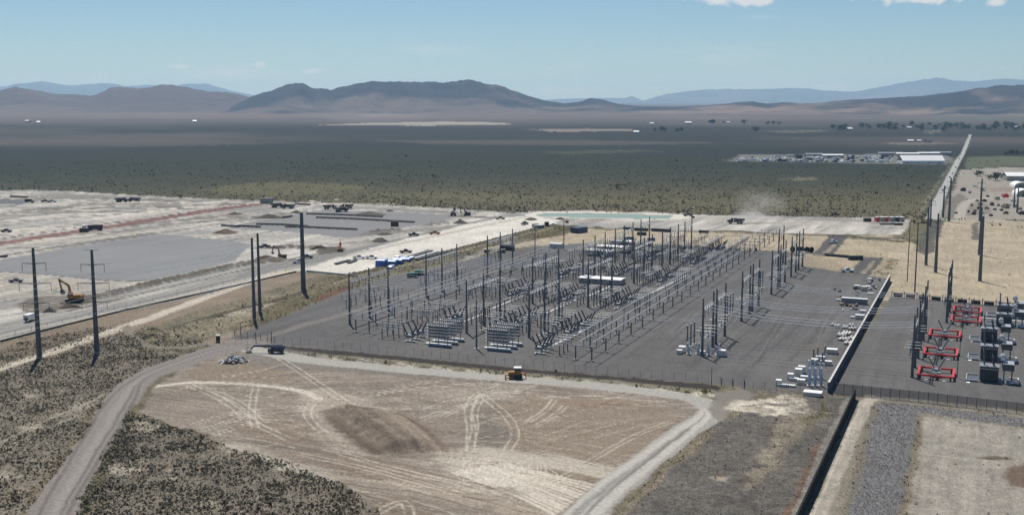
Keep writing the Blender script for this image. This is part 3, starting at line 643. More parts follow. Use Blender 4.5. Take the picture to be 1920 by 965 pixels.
def ground_at(x, y):
    """height and brush cover of the ground sheet at points (arrays)"""
    r = np.hypot(x, y); t = np.arctan2(x, y)
    i = np.clip(np.searchsorted(rad, r), 1, NR - 1); j = np.clip(np.searchsorted(th, t), 1, NC - 1)
    k = i * NC + j
    return Z[k], VEG[k], REG[k]

# ---------------------------------------------------------------- mountains
print('mountains')
def ridge(name, label, prof, r1, width, back, shade, seed, rough=.5, span=(-33, 33), nth=700, nt=54):
    tt = np.radians(np.linspace(span[0], span[1], nth))
    pxs = 960 + FPX / math.cos(PITCH) * np.tan(tt)
    crest = CAM_H + (HORIZON - np.interp(pxs, [p[0] for p in prof], [p[1] for p in prof])) / (FPX / math.cos(PITCH)) * r1
    crest += fbm(tt * 4000, tt * 0 + seed, 30., 5, seed, .6) * np.clip(crest - 20, 0, 400) * .075
    s = np.concatenate([np.linspace(0, 1, nt), 1 + np.linspace(.06, 1, 14)])
    T, Sx = np.meshgrid(tt, s); HC = np.tile(crest, (len(s), 1))
    jag = fbm(tt * 900, tt * 0 + 3.3, 20., 3, seed + 9) * .25
    rr = r1 + np.where(Sx <= 1, (Sx - 1) * width * (1 + jag[None, :]), (Sx - 1) * back)
    X, Y = rr * np.sin(T), rr * np.cos(T)
    prf = np.where(Sx <= 1, np.clip(Sx, 0, 1) ** 1.55, np.clip(2 - Sx, 0, 1) ** 1.3)
    spur = np.abs(fbm(X.ravel(), Y.ravel(), width * .30, 6, seed + 20, .6)).reshape(X.shape)
    spur2 = fbm(X.ravel(), Y.ravel(), width * .12, 4, seed + 30).reshape(X.shape)
    k = np.clip(1 - np.abs(Sx - .55) / .5, 0, 1)
    gul = np.clip(1 - spur * 3.2, 0, 1) ** 2
    hh = HC * prf * (1 - k * gul * rough * .55 - k * (spur * 1.5 - .25) * rough * 1.2 + k * spur2 * rough * .7) - 6 * (Sx == 0) - 20 * (Sx >= 2)
    V = np.stack([X.ravel(), Y.ravel(), hh.ravel()], 1)
    nr_, nc_ = X.shape
    i2, j2 = np.meshgrid(np.arange(nr_ - 1), np.arange(nc_ - 1), indexing='ij'); q = (i2 * nc_ + j2).ravel()
    Fq = np.stack([q, q + 1, q + nc_ + 1, q + nc_], 1)[:, ::-1]
    rel = np.clip(hh / (np.abs(HC) + 1e-6), 0, 1).ravel()
    veg_n = np.clip(.5 + 1.9 * fbm(X.ravel(), Y.ravel(), width * .25, 5, seed + 44) + (rel - .3) * 1.3, 0, 1)
    veg_n = np.clip(veg_n + .35 * gul.ravel() - .1, 0, 1); c = shade[0] + (shade[1] - shade[0]) * veg_n[:, None]
    c *= (1 + .18 * fbm(X.ravel(), Y.ravel(), 60., 3, seed + 50))[:, None]
    me = np_mesh(name, V, Fq, c); me.materials.append(M_ground)
    o = bpy.data.objects.new(name, me); col.objects.link(o)
    return tag(o, label, 'mountains', None, 'structure')
near1 = [(-400, 190), (-250, 180), (0, 172), (30, 165), (60, 168), (100, 176), (150, 178), (170, 180), (210, 166), (240, 164), (265, 168), (300, 162), (325, 158), (345, 162), (390, 172), (440, 175), (470, 183), (500, 196), (560, 206), (620, 212)]
near2 = [(400, 212), (440, 196), (470, 181), (500, 173), (540, 159), (568, 156), (585, 163), (620, 169), (660, 158), (700, 152), (740, 154), (790, 153), (830, 154), (885, 151), (915, 157), (935, 158), (960, 169), (1000, 183), (1030, 190), (1060, 194), (1085, 191), (1110, 184), (1130, 187), (1160, 195), (1200, 199), (1300, 200.5), (1380, 208)]
right = [(1150, 203), (1240, 200), (1320, 198), (1380, 192), (1410, 190), (1440, 194), (1470, 191), (1500, 194), (1540, 192), (1600, 186), (1680, 182), (1740, 180), (1800, 172), (1850, 166), (1880, 161), (1920, 161), (2050, 152), (2300, 150)]
farL = [(-400, 168), (-200, 165), (0, 165), (50, 158), (80, 155), (130, 162), (200, 158), (240, 163), (280, 161), (330, 164), (345, 159), (390, 158), (430, 170), (480, 179), (560, 186), (700, 190), (940, 192), (1000, 190), (1040, 186), (1100, 184), (1170, 184), (1185, 180), (1205, 189), (1250, 176), (1290, 171), (1350, 167), (1440, 167), (1500, 166), (1540, 170), (1600, 173), (1640, 166), (1700, 156), (1755, 148), (1790, 154), (1830, 155), (1880, 150), (1920, 152), (2200, 158)]
bare, brush = S(122, 106, 98), S(42, 41, 42)
ridge('hills', 'bare brown hills along the left horizon', near1, 10500, 2000, 2500, (bare, S(104, 88, 80)), 3, .55, (-33, -5))
ridge('hills', 'long dark flat topped mountain in the middle of the horizon', near2, 9300, 1500, 2500, (bare, brush), 5, .6, (-19, 13))
ridge('hills', 'dark brush covered hills rising to the right edge', right, 9000, 1500, 2500, (S(150, 128, 112), brush), 7, .6, (2, 33))
ridge('mountains', 'pale blue far mountain range along the whole horizon', farL, 32000, 5000, 5000, (S(120, 112, 104), S(86, 84, 82)), 11, .5)

# ---------------------------------------------------------------- the air
HZ = 44000.0
hv = [(-HZ, -HZ, -9), (HZ, -HZ, -9), (HZ, HZ, -9), (-HZ, HZ, -9), (-HZ, -HZ, 760), (HZ, -HZ, 760), (HZ, HZ, 760), (-HZ, HZ, 760)]
hme = bpy.data.meshes.new('haze'); hme.from_pydata(hv, [], [(3, 2, 1, 0), (4, 5, 6, 7), (0, 1, 5, 4), (1, 2, 6, 5), (2, 3, 7, 6), (3, 0, 4, 7)])
hm = bpy.data.materials.new('haze'); hm.use_nodes = True; hn = hm.node_tree.nodes; hn.clear()
ho = hn.new('ShaderNodeOutputMaterial'); hp = hn.new('ShaderNodeVolumePrincipled')
hp.inputs['Color'].default_value = (.42, .68, 1.0, 1); hp.inputs['Absorption Color'].default_value = (.35, .5, 1, 1); hp.inputs['Density'].default_value = 4.3e-5; hp.inputs['Anisotropy'].default_value = .25
hm.node_tree.links.new(hp.outputs[0], ho.inputs['Volume'])
hme.materials.append(hm)
haze = bpy.data.objects.new('haze', hme); col.objects.link(haze)
tag(haze, 'thin blue haze filling the basin air', 'haze', None, 'stuff')
# ---------------------------------------------------------------- builders
class MB:
    """collects simple solids; build() links them as one mesh object"""
    def __init__(s): s.v, s.f = [], []
    def add(s, vs, fs):
        o = len(s.v); s.v += vs; s.f += [tuple(i + o for i in f) for f in fs]; return s
    def box(s, x0, x1, y0, y1, z0, z1, rz=0, taper=1.0):
        cx, cy = (x0 + x1) / 2, (y0 + y1) / 2; vs = []
        for z, k in ((z0, 1.0), (z1, taper)):
            for x, y in ((x0, y0), (x1, y0), (x1, y1), (x0, y1)):
                vs.append((cx + (x - cx) * k, cy + (y - cy) * k, z))
        if rz:
            c, n = math.cos(rz), math.sin(rz)
            vs = [(cx + (x - cx) * c - (y - cy) * n, cy + (x - cx) * n + (y - cy) * c, z) for x, y, z in vs]
        return s.add(vs, [(3, 2, 1, 0), (4, 5, 6, 7), (0, 1, 5, 4), (1, 2, 6, 5), (2, 3, 7, 6), (3, 0, 4, 7)])
    def tube(s, p, q, r0, r1=None, n=6, cap=True):
        r1 = r0 if r1 is None else r1
        p, q = np.array(p, float), np.array(q, float); d = q - p; d /= np.linalg.norm(d) + 1e-12
        a = np.array([0, 0, 1.]) if abs(d[2]) < .9 else np.array([1., 0, 0]); e = np.cross(d, a); e /= np.linalg.norm(e); g = np.cross(d, e)
        vs = []
        for c, r in ((p, r0), (q, r1)):
            for k in range(n):
                t = 2 * math.pi * (k + .5) / n; w = c + r * (math.cos(t) * e + math.sin(t) * g); vs.append(tuple(w))
        fs = [(k, k + n, (k + 1) % n + n, (k + 1) % n) for k in range(n)]
        if cap: fs += [tuple(range(n)), tuple(range(2 * n - 1, n - 1, -1))]
        return s.add(vs, fs)
    def bar(s, p, q, w, h):
        """rectangular bar between two points, w across, h upright"""
        p, q = np.array(p, float), np.array(q, float); d = q - p; d /= np.linalg.norm(d)
        a = np.array([0, 0, 1.]) if abs(d[2]) < .95 else np.array([0, 1., 0]); e = np.cross(d, a); e /= np.linalg.norm(e); g = np.cross(e, d)
        vs = [tuple(c + e * sx * w / 2 + g * sz * h / 2) for c in (p, q) for sx, sz in ((-1, -1), (1, -1), (1, 1), (-1, 1))]
        return s.add(vs, [(3, 2, 1, 0), (4, 5, 6, 7), (0, 1, 5, 4), (1, 2, 6, 5), (2, 3, 7, 6), (3, 0, 4, 7)])
    def lathe(s, p, prof, n=8, axis=(0, 0, 1)):
        """profile of (height, radius) turned round an axis through p"""
        for (h0, r0), (h1, r1) in zip(prof[:-1], prof[1:]):
            a = np.array(axis, float); a /= np.linalg.norm(a); b = np.array(p, float)
            s.tube(b + a * h0, b + a * h1, r0, r1, n, False)
        s.tube(b + a * (prof[-1][0] - .001), b + a * prof[-1][0], prof[-1][1], prof[-1][1] * .98, n)
        return s
    def prism(s, pts, y0, y1):
        """outline in the x-z plane, extruded along y"""
        n = len(pts); vs = [(x, y0, z) for x, z in pts] + [(x, y1, z) for x, z in pts]
        return s.add(vs, [tuple(range(n)), tuple(range(2 * n - 1, n - 1, -1))] + [(k, k + n, (k + 1) % n + n, (k + 1) % n) for k in range(n)])
    def mesh(s, name, mat, smooth_sh=False):
        me = bpy.data.meshes.new(name); me.from_pydata(s.v, [], s.f); me.materials.append(mat)
        import bmesh
        b = bmesh.new(); b.from_mesh(me); bmesh.ops.recalc_face_normals(b, faces=b.faces); b.to_mesh(me); b.free()
        if smooth_sh: me.polygons.foreach_set('use_smooth', [True] * len(me.polygons))
        return me
    def build(s, name, mat, parent=None, loc=(0, 0, 0), rz=0, sm=False):
        return put(name, s.mesh(name, mat, sm), parent, loc, rz)
def put(name, me, parent=None, loc=(0, 0, 0), rz=0):
    o = bpy.data.objects.new(name, me); col.objects.link(o); o.parent = parent
    o.location = loc; o.rotation_euler = (0, 0, rz); return o
def thing(name, label, cat, loc, rz=0, group=None):
    o = bpy.data.objects.new(name, None); col.objects.link(o); o.empty_display_size = .5
    o.location = (loc[0], loc[1], loc[2] if len(loc) > 2 else 0.0); o.rotation_euler = (0, 0, rz)
    return tag(o, label, cat, group)
def copy_tree(root, loc, rz, label, group=None, scale=None):
    r = root.copy(); col.objects.link(r); r.location = (loc[0], loc[1], loc[2] if len(loc) > 2 else 0.0); r.rotation_euler = (0, 0, rz)
    r['label'] = label
    if group: r['group'] = group
    if scale: r.scale = (scale,) * 3
    for ch in root.children:
        c = ch.copy(); col.objects.link(c); c.parent = r
        for g2 in ch.children:
            d = g2.copy(); col.objects.link(d); d.parent = c
    return r
ORD = ['first', 'second', 'third', 'fourth', 'fifth', 'sixth', 'seventh', 'eighth', 'ninth', 'tenth', 'eleventh', 'twelfth', 'thirteenth', 'fourteenth', 'fifteenth', 'sixteenth',
       'seventeenth', 'eighteenth', 'nineteenth']
for _t, _o in (('twenty', 'twentieth'), ('thirty', 'thirtieth'), ('forty', 'fortieth'), ('fifty', 'fiftieth'), ('sixty', 'sixtieth'), ('seventy', 'seventieth'), ('eighty', 'eightieth'), ('ninety', 'ninetieth')):
    ORD += [_o] + [_t + '-' + x for x in ORD[:9]]
class Maker:
    """builds a kind once, then copies it"""
    def __init__(s, fn): s.fn, s.first = fn, None
    def __call__(s, loc, rz, label, group=None):
        if s.first is None:
            s.first = s.fn(loc, rz, label, group); return s.first
        return copy_tree(s.first, loc, rz, label, group)

M_steel = paint('weathered_steel', (.115, .118, .128), .55, .2, .15, .6)
M_steel_l = paint('galvanised_steel', (.40, .41, .42), .45, .3, .12, .8)
M_alu = paint('aluminium_tube', (.50, .51, .51), .5, .2, .05, .5)
M_ins = paint('grey_porcelain', (.16, .165, .18), .3, 0, .1, 2)
M_insd = paint('dark_bushing', (.06, .062, .07), .35, 0, .1, 2)
M_conc = paint('concrete', (.52, .50, .47), .9, 0, .12, .7)
M_white = paint('white_paint', (.78, .78, .76), .5, 0, .06, .8)
M_tank = paint('grey_enamel', (.24, .255, .27), .4, 0, .1, .8)
M_dkgrey = paint('dark_grey_enamel', (.085, .092, .10), .45, 0, .12, .8)
M_red = paint('red_enamel', (.62, .03, .03), .5, 0, .12, .5)
M_yellow = paint('yellow_enamel', (.36, .16, .025), .5, 0, .15, .8)
M_orange = paint('orange_enamel', (.38, .13, .04), .5, 0, .15, .8)
M_black = paint('black_rubber', (.018, .018, .018), .8, 0, .2, 2)
M_dark = paint('dark_steel', (.03, .03, .032), .6, 0, .2, 1)
M_glass = paint('window_glass', (.03, .04, .045), .12, 0, .05, 1)
M_blue = paint('blue_tarp', (.03, .12, .42), .45, 0, .2, .4)
M_lblue = paint('pale_blue_wrap', (.42, .52, .66), .35, 0, .1, 1)
M_green = paint('green_enamel', (.02, .075, .055), .45, 0, .12, .8)
M_wood = paint('raw_timber', (.36, .28, .19), .85, 0, .2, 1.5)
M_pole = paint('pole_steel', (.10, .105, .112), .6, .1, .14, .3)
M_woodpole = paint('pole_timber', (.12, .10, .08), .85, 0, .15, .4)
M_mesh_d = paint('fence_mesh_dark', (.05, .05, .055), .7, .2, .1, 2, alpha=.55)
M_mesh = paint('fence_mesh', (.22, .22, .23), .6, .3, .1, 2, alpha=.045)
M_brown = paint('brown_enamel', (.10, .05, .03), .6, 0, .15, 1)
M_roofw = paint('white_roof_sheet', (.80, .80, .78), .45, 0, .05, .3)
M_siding = paint('beige_siding', (.38, .36, .32), .7, 0, .08, .5)
M_crate = paint('pale_crate', (.62, .60, .55), .7, 0, .12, 1)
M_navy = paint('navy_enamel', (.025, .04, .09), .45, 0, .12, 1)
M_wire = paint('conductor', (.74, .75, .76), .5, .1, .04, .2)
def insulator(mb, p, q, r, sheds=7, n=7):
    """ribbed insulator column between two points"""
    p, q = np.array(p, float), np.array(q, float)
    for k in range(sheds):
        a, b = p + (q - p) * k / sheds, p + (q - p) * (k + 1) / sheds
        mb.tube(a, b, r, r * .62, n, k in (0, sheds - 1))
    return mb

# ---------------------------------------------------------------- the large substation
print('substation')
MAST_H = 23.0
GR0 = GRID_ROT
mast_me = MB().lathe((0, 0, 0), [(0, .75), (.35, .75), (.36, .56), (MAST_H, .30)], 10).tube((0, 0, 8), (0, 0, 8.25), .6, .6, 10).mesh('mast', M_steel)
beam_cache = {}
def gantry(us, v, label, group, beam_z=(19.0,), strings=3, low=None):
    x, y = uv(us[0], v)
    t = thing('dead_end_gantry', label, 'gantry', (x, y), GR0, group)
    for u in us: put('mast', mast_me, t, (u - us[0], 0, 0))
    for a, b in zip(us[:-1], us[1:]):
        L = b - a
        for bz in beam_z:
            mb = MB()                                    # box truss: four chords and lacing
            for sy in (-.42, .42):
                for sz in (-.42, .42): mb.bar((.4, sy, sz), (L - .4, sy, sz), .16, .16)
            n = max(4, int(L / 1.6))
            for k in range(n):
                x0, x1 = .4 + (L - .8) * k / n, .4 + (L - .8) * (k + 1) / n; s = 1 if k % 2 else -1
                for sy in (-.42, .42): mb.bar((x0, sy, -.42 * s), (x1, sy, .42 * s), .09, .09)
                mb.bar((x0, -.42 * s, .42), (x1, .42 * s, .42), .09, .09)
            mb.build('beam', M_steel_l, t, (a - us[0], 0, bz))
        for k in range(strings):
            xx = a - us[0] + L * (k + .5) / strings
            mb = MB(); insulator(mb, (xx, 0, beam_z[0] - .45), (xx, 0, beam_z[0] - 3.6), .17, 8, 6); mb.build('insulator_string', M_ins, t)
    return t
def us_of(pxs, v): return [u_of(p, v) for p in pxs]
side = {'M': 'at the left edge of the substation', 'N': 'on the left inner line', 'O': 'on the right inner line'}
for row, v, groups in [('M', -259, [(656, 693, 728.5), (799.5, 829, 857), (914, 938, 961)]),
                       ('N', -202.5, [(875, 907, 937.5), (998.5, 1023, 1047), (1093, 1115, 1134), (1153, 1170, 1186), (1201, 1217)]),
                       ('O', -174, [(992, 1021, 1048), (1102.6, 1126, 1147), (1188.5, 1207, 1222), (1241, 1256, 1271), (1283, 1296)])]:
    for k, g in enumerate(groups):
        gantry(us_of(g, v), v, f'gantry of {len(g)} masts {side[row]}, {ORD[k]} from front', 'dead end gantries of the substation', low=True)
for k, (px, v) in enumerate([(1003, -257), (1057, -257), (893.5, -185.6)]):
    u = u_of(px, v); x, y = uv(u, v)
    t = thing('lightning_mast', ['slender lone mast behind the left gantries', 'farthest lone mast near the tan clearing', 'lone mast between the two capacitor banks'][k], 'mast', (x, y), GR0, 'lone masts')
    MB().lathe((0, 0, 0), [(0, .6), (.35, .6), (.36, .4), (20, .24)], 8).build('mast', M_steel, t)
    MB().tube((0, 0, 20), (0, 0, 23), .1, .05, 6).build('spike', M_steel, t)
    MB().tube((0, 0, -.2), (0, 0, .3), 1.0, 1.0, 10).build('footing', M_conc, t)

# right hand line structures: pairs of masts, two beams, hung bus work
RP = [(1316.5, 1336), (1342, 1358.7), (1390, 1405), (1410, 1422), (1446, 1458), (1462, 1471.5), (1483, 1492), (1497, 1502.6)]
for k, g in enumerate(RP):
    us = us_of(g, -98.5)
    if us[1] - us[0] < 12: us = [us[0], us[0] + 15]
    t = gantry(us, -98.5, f'two mast line structure on the right of the substation, {ORD[k]} from the front', 'line structures on the right', (18.4,))
    L = us[1] - us[0]
    MB().bar((0, 0, 6.6), (L, 0, 6.6), .35, .45).build('lower_beam', M_steel_l, t)
    for q in range(3):
        xx = L * (q + .5) / 3
        for sy in (-1.6, 1.6): insulator(MB(), (xx, sy, 6.9), (xx, sy, 9.4), .18, 7, 6).build('post_insulator', M_ins, t)
        MB().bar((xx, -2.4, 6.7), (xx, 2.4, 6.7), .25, .25).build('bracket', M_white, t)
        MB().tube((xx, -3.4, 9.5), (xx, 3.4, 9.5), .11, .11, 6).build('bus_tube', M_alu, t)
us = [u_of(1459, -112), u_of(1468, -112)]
gantry(us, -112, 'two mast structure behind the rest at the far right of the substation', 'line structures on the right', (18.4,))

# voltage transformers standing in threes
def make_vt(loc, rz, label, group):
    t = thing('voltage_transformer', label, 'transformer', loc, rz, group)
    MB().box(-.75, .75, -.75, .75, -.2, .18).build('footing', M_conc, t)
    MB().tube((0, 0, 0), (0, 0, 3.2), .26, .22, 8).build('pedestal', M_steel, t)
    MB().box(-.45, .45, -.45, .45, 3.2, 4.1).build('base_box', M_tank, t)
    insulator(MB(), (0, 0, 4.1), (0, 0, 9.2), .30, 12, 8).build('insulator', M_insd, t)
    MB().lathe((0, 0, 9.2), [(0, .2), (.1, .45), (.25, .45), (.3, .12)], 8).build('corona_ring', M_alu, t)
    return t
vt = Maker(make_vt)
k3 = 0
for k, g in enumerate(RP[0::2]):
    u0 = u_of(g[0], -98.5) + 12
    for q in range(3):
        x, y = uv(u0 + 4.2 * q, -107.5 + .4 * q); lb = ['nearest', 'middle', 'farthest'][q]
        vt((x, y), GR0, f'{lb} of three dark posts left of the {ORD[2 * k]} right hand line structure', 'voltage transformer posts')
BAYS = [409, 441, 458.5, 511, 528, 584, 602, 660, 678, 713, 731, 750, 768]
for k, u in enumerate([441, 458, 511, 528, 584, 602, 660, 678]):
    for q in range(3):
        for v, nm in ((-199, 'left'), (-171, 'right')):
            x, y = uv(u - 4.5 + 4.5 * q, v); lb = ['nearest', 'middle', 'farthest'][q]
            vt((x, y), GR0, f'{lb} dark post under the {nm} inner gantries in the {ORD[k]} bay', 'voltage transformer posts')

def make_post(loc, rz, label, group):
    t = thing('insulator_post', label, 'insulator post', loc, rz, group)
    MB().tube((0, 0, -.2), (0, 0, 3.0), .2, .17, 7).build('pedestal', M_steel, t)
    insulator(MB(), (0, 0, 3.0), (0, 0, 6.0), .2, 8, 6).build('insulator', M_ins, t)
    MB().tube((0, -1.3, 6.1), (0, 1.3, 6.1), .09, .09, 6).build('bus_clamp', M_alu, t)
    return t
ipost = Maker(make_post)
for v, nm in ((-236.5, 'beside the left bus'), (-213, 'right of the left breakers'), (-190.5, 'left of the middle breakers'), (-164, 'left of the right breakers')):
    k = 0
    for u in BAYS[1:-2]:
        if u == 584 and -206 < v < -175: continue
        for q in range(3):
            ipost(uv(u - 7.5 + 4.6 * q, v), GR0, f'thin insulator post {nm}, {ORD[k]} from the front fence', 'thin insulator posts'); k += 1
# circuit breakers: three tanks with splayed bushings
def make_breaker(loc, rz, label, group):
    t = thing('circuit_breaker', label, 'circuit breaker', loc, rz, group)
    for q in (-1, 0, 1):
        X = q * 4.6
        MB().box(X - 1.0, X + 1.0, -2.0, 2.0, -.2, .28).build('footing', M_conc, t)
        mb = MB()
        for sx in (-.5, .5):
            for sy in (-1.1, 1.1): mb.bar((X + sx, sy, .2), (X + sx, sy, 1.7), .16, .16)
            mb.bar((X + sx, -1.6, 1.65), (X + sx, 1.6, 1.65), .14, .2)
        mb.build('stand', M_steel_l, t)
        MB().lathe((X, -1.9, 2.35), [(0, .45), (.12, .68), (3.68, .68), (3.8, .45)], 10, (0, 1, 0)).build('tank', M_tank, t, sm=False)
        for s in (-1, 1):
            d = np.array([0, s * .46, .888]); p = np.array([X, s * 1.15, 2.85])
            mb = MB(); mb.tube(p, p + d * .6, .42, .36, 8); insulator(mb, p + d * .6, p + d * 4.6, .36, 9, 8); b = mb.build('bushing', M_insd, t)
            MB().tube(p + d * 4.6, p + d * 4.95, .2, .12, 6).build('terminal', M_alu, b)
    MB().box(5.9, 7.0, -1.2, 1.2, .5, 2.3).build('control_cabinet', M_white, t)
    MB().bar((-5.2, 0, 1.5), (6.2, 0, 1.5), .2, .3).build('base_beam', M_white, t)
    return t
breaker = Maker(make_breaker)
COLS = {-217: ('left column of the substation', [409, 447, 516, 533, 590, 607, 663, 680, 716]),
        -187: ('middle column of the substation', [446, 462, 513, 530, 597, 613, 664, 681]),
        -159: ('right column of the substation', [409, 441, 459, 512, 529, 587, 605, 660, 677, 715, 733])}
for v, (nm, ulist) in COLS.items():
    for k, u in enumerate(ulist):
        breaker(uv(u, v), GR0, f'breaker with three pairs of splayed bushings, {nm}, {ORD[k]} from front', 'circuit breakers with splayed bushings')

# disconnect switches: three pole sets on posts, blades across the bay
def make_switch(loc, rz, label, group):
    t = thing('disconnect_switch', label, 'switch', loc, rz, group)
    for q in (-1, 0, 1):
        X = q * 4.6
        MB().tube((X, 0, -.2), (X, 0, 4.0), .24, .2, 7).build('post', M_steel, t)
        MB().bar((X, -2.6, 4.1), (X, 2.6, 4.1), .3, .28).build('crossarm', M_steel_l, t)
        for s in (-1, 1): insulator(MB(), (X, s * 2.3, 4.2), (X, s * 2.3, 6.5), .17, 7, 6).build('insulator', M_ins, t)
        MB().tube((X, -2.7, 6.6), (X, 2.7, 6.6), .075, .075, 6).build('blade', M_alu, t)
    MB().tube((-5.4, .35, 3.6), (5.4, .35, 3.6), .07, .07, 5).build('operating_rod', M_steel_l, t)
    return t
switch = Maker(make_switch)
SW = {-231: 'beside the left bus', -225.5: 'left of the left breaker column', -208.5: 'right of the left breaker column', -194.5: 'left of the middle breakers',
      -179.5: 'right of the middle breakers', -167.5: 'left of the right breaker column', -150.5: 'right of the right breaker column'}
for v, nm in SW.items():
    k = 0
    for u in BAYS:
        if u == 409 and -210 < v < -166: continue
        if u > 740 and v < -200: continue
        if u == 584 and -206 < v < -175: continue
        switch(uv(u + (1.5 if v < -200 else 0), v), GR0, f'three pole disconnect switch {nm}, {ORD[k]} from the front fence', 'disconnect switches'); k += 1
for k, (u, v) in enumerate([(464, -281), (467, -269), (482, -281), (485, -269), (538, -279), (541, -268), (554, -279), (557, -268), (618, -277), (634, -277)]):
    switch(uv(u, v), GR0, f'disconnect switch outside the left gantries, {ORD[k]} going away from the front', 'disconnect switches')

# rigid buses on portal supports
def make_support(loc, rz, label, group):
    t = thing('bus_support', label, 'bus support', loc, rz, group)
    for s in (-1, 1):
        MB().box(s * 0 - .6, .6, s * 3.3 - .6, s * 3.3 + .6, -.2, .2).build('footing', M_conc, t)
        MB().tube((0, s * 3.3, .1), (0, s * 3.3, 5.3), .3, .26, 8).build('column', M_steel, t)
    MB().bar((0, -6.0, 5.45), (0, 6.0, 5.45), .34, .36).build('crossbeam', M_steel_l, t)
    for q in (-5.2, 0, 5.2): insulator(MB(), (0, q, 5.6), (0, q, 8.05), .2, 7, 6).build('insulator', M_ins, t)
    return t
support = Maker(make_support)
for v, nm, u0, u1 in ((-244.7, 'left', 413, 640), (-139.3, 'right', 401, 800)):
    u, k = u0, 0
    while u < u1:
        support(uv(u, v), GR0, f'two legged support under the {nm} bus tubes, {ORD[k]} from the front fence', 'bus supports'); u += 17.3; k += 1
    for q, w in ((-5.2, 'left'), (0, 'middle'), (5.2, 'right')):
        t = thing('bus_tube', f'long {w} aluminium tube of the {nm} bus', 'bus tube', uv(u0 - 5, v + q), GR0, 'rigid bus tubes')
        MB().tube((0, 0, 8.2), (u1 - u0 + 8, 0, 8.2), .17, .17, 8).build('tube', M_alu, t)
        mb = MB()
        for c in range(int((u1 - u0) / 17.3) + 1): mb.tube((5 + 17.3 * c - .3, 0, 8.2), (5 + 17.3 * c + .3, 0, 8.2), .24, .24, 8)
        mb.build('clamps', M_steel_l, t)
# cable trenches with pale lids
for k, (p, q) in enumerate([((916, 581), (985, 553)), ((1024, 587), (1092, 556)), ((1028, 652), (1092, 619)), ((870, 603), (912, 586)), ((1188, 566), (1290, 515)), ((1100, 556), (1160, 530))]):
    a, b = at(*p), at(*q); L = math.hypot(b[0] - a[0], b[1] - a[1])
    t = thing('cable_trench', f'pale lidded cable trench in the substation gravel, {ORD[k]} from the front' if k else 'longest pale cable trench between the inner gantries', 'cable trench', a, math.atan2(b[1] - a[1], b[0] - a[0]), 'cable trenches')
    lid = MB().box(.02, 1.45, -.6, .6, -.1, .16).mesh('lid', M_conc)
    for c in range(int(L / 1.5)): put('lid', lid, t, (c * 1.5, 0, 0))
for k, o in enumerate(sorted([o for o in col.objects if o.name.startswith('cable_trench')], key=lambda o: o.location.y)): o['label'] = f'pale lidded cable trench in the substation gravel, {ORD[k]} from the front fence'
# overhead strain bus between the gantry lines
def wire(p, q, sag, r, label, group, cat='conductor', n=10):
    cu = MB(); P = [np.array(p) + (np.array(q) - np.array(p)) * k / n - np.array([0, 0, sag * 4 * (k / n) * (1 - k / n)]) for k in range(n + 1)]
    o = np.array([p[0], p[1], 0])
    for a, b in zip(P[:-1], P[1:]): cu.tube(a - o, b - o, r, r, 4, False)
    ob = cu.build('overhead_wire', M_wire, None, (p[0], p[1], 0)); return tag(ob, label, cat, group)
cnt = 0
for g, nm in (((432, 466), 'first'), ((501, 535), 'second'), ((575, 611), 'third')):
    for q in range(6):
        u = g[0] + (g[1] - g[0]) * (q + .5) / 6
        wire((*uv(u, -259), 18.5), (*uv(u, -202.5), 18.5), 1.6, .085, f'{ORD[q]} overhead wire from the {nm} left gantry to the inner gantry', 'strain bus wires')
for k, (pa, pb) in enumerate([(0, 0), (1, 1), (2, 2)]):
    ua, ub = us_of(RP[pa], -98.5), [(421.5, 437), (453.5, 471), (490, 507)][pb]
    for q in range(3):
        wire((*uv(ua[0] + (ua[1] - ua[0]) * (q + .5) / 3, -98.5), 18.0), (*uv(ub[0] + (ub[1] - ub[0]) * (q + .5) / 3, -20.5), 18.0), 2.6, .13,
             f'{ORD[q]} wire from the {ORD[pa]} right hand line structure towards the red frames', 'line wires')
for k, u in enumerate([516, 524, 532, 450, 455]):
    wire((*uv(u, -134), 8.2), (*uv(u, -99), 10.0), 1.0, .09, f'{ORD[k]} low wire from the right bus to the line structures', 'line wires')

# capacitor banks: white racks of cans on insulators over pale plinths
for k, (u, v) in enumerate([(409, -203), (411, -177.5)]):
    t = thing('capacitor_bank', ['white tiered capacitor bank farther left near the front fence', 'white tiered capacitor bank farther right near the front fence'][k], 'capacitor bank', uv(u, v), GR0, 'capacitor banks')
    for q, du in enumerate((-6, 0, 6)):
        MB().box(du - .9, du + .9, -5.6, 5.6, -.2, .55).build('plinth', M_white, t)
        for s in (-4.2, 0, 4.2): insulator(MB(), (du, s, .5), (du, s, 3.0), .22, 7, 6).build('insulator', M_ins, t)
        for z in range(5):
            zz = 3.1 + z * 1.25
            tier = MB().box(du - 1.0, du + 1.0, -5.0, 5.0, zz, zz + .2).build('rack_tier', M_white, t)
            mb = MB()
            for c in range(10): mb.box(du - .8, du + .8, -4.8 + c * .98, -4.8 + c * .98 + .34, zz + .2, zz + .62)
            mb.build('can_row', M_steel, tier)
        mb = MB()
        for s in (-4.9, 4.9): mb.bar((du - .9, s, 3), (du - .9, s, 9.2), .12, .12).bar((du + .9, s, 3), (du + .9, s, 9.2), .12, .12)
        mb.build('upright', M_steel_l, t)
    MB().tube((7.5, 6.2, 0), (7.5, 6.2, 7), .16, .16, 6).build('post', M_steel, t)

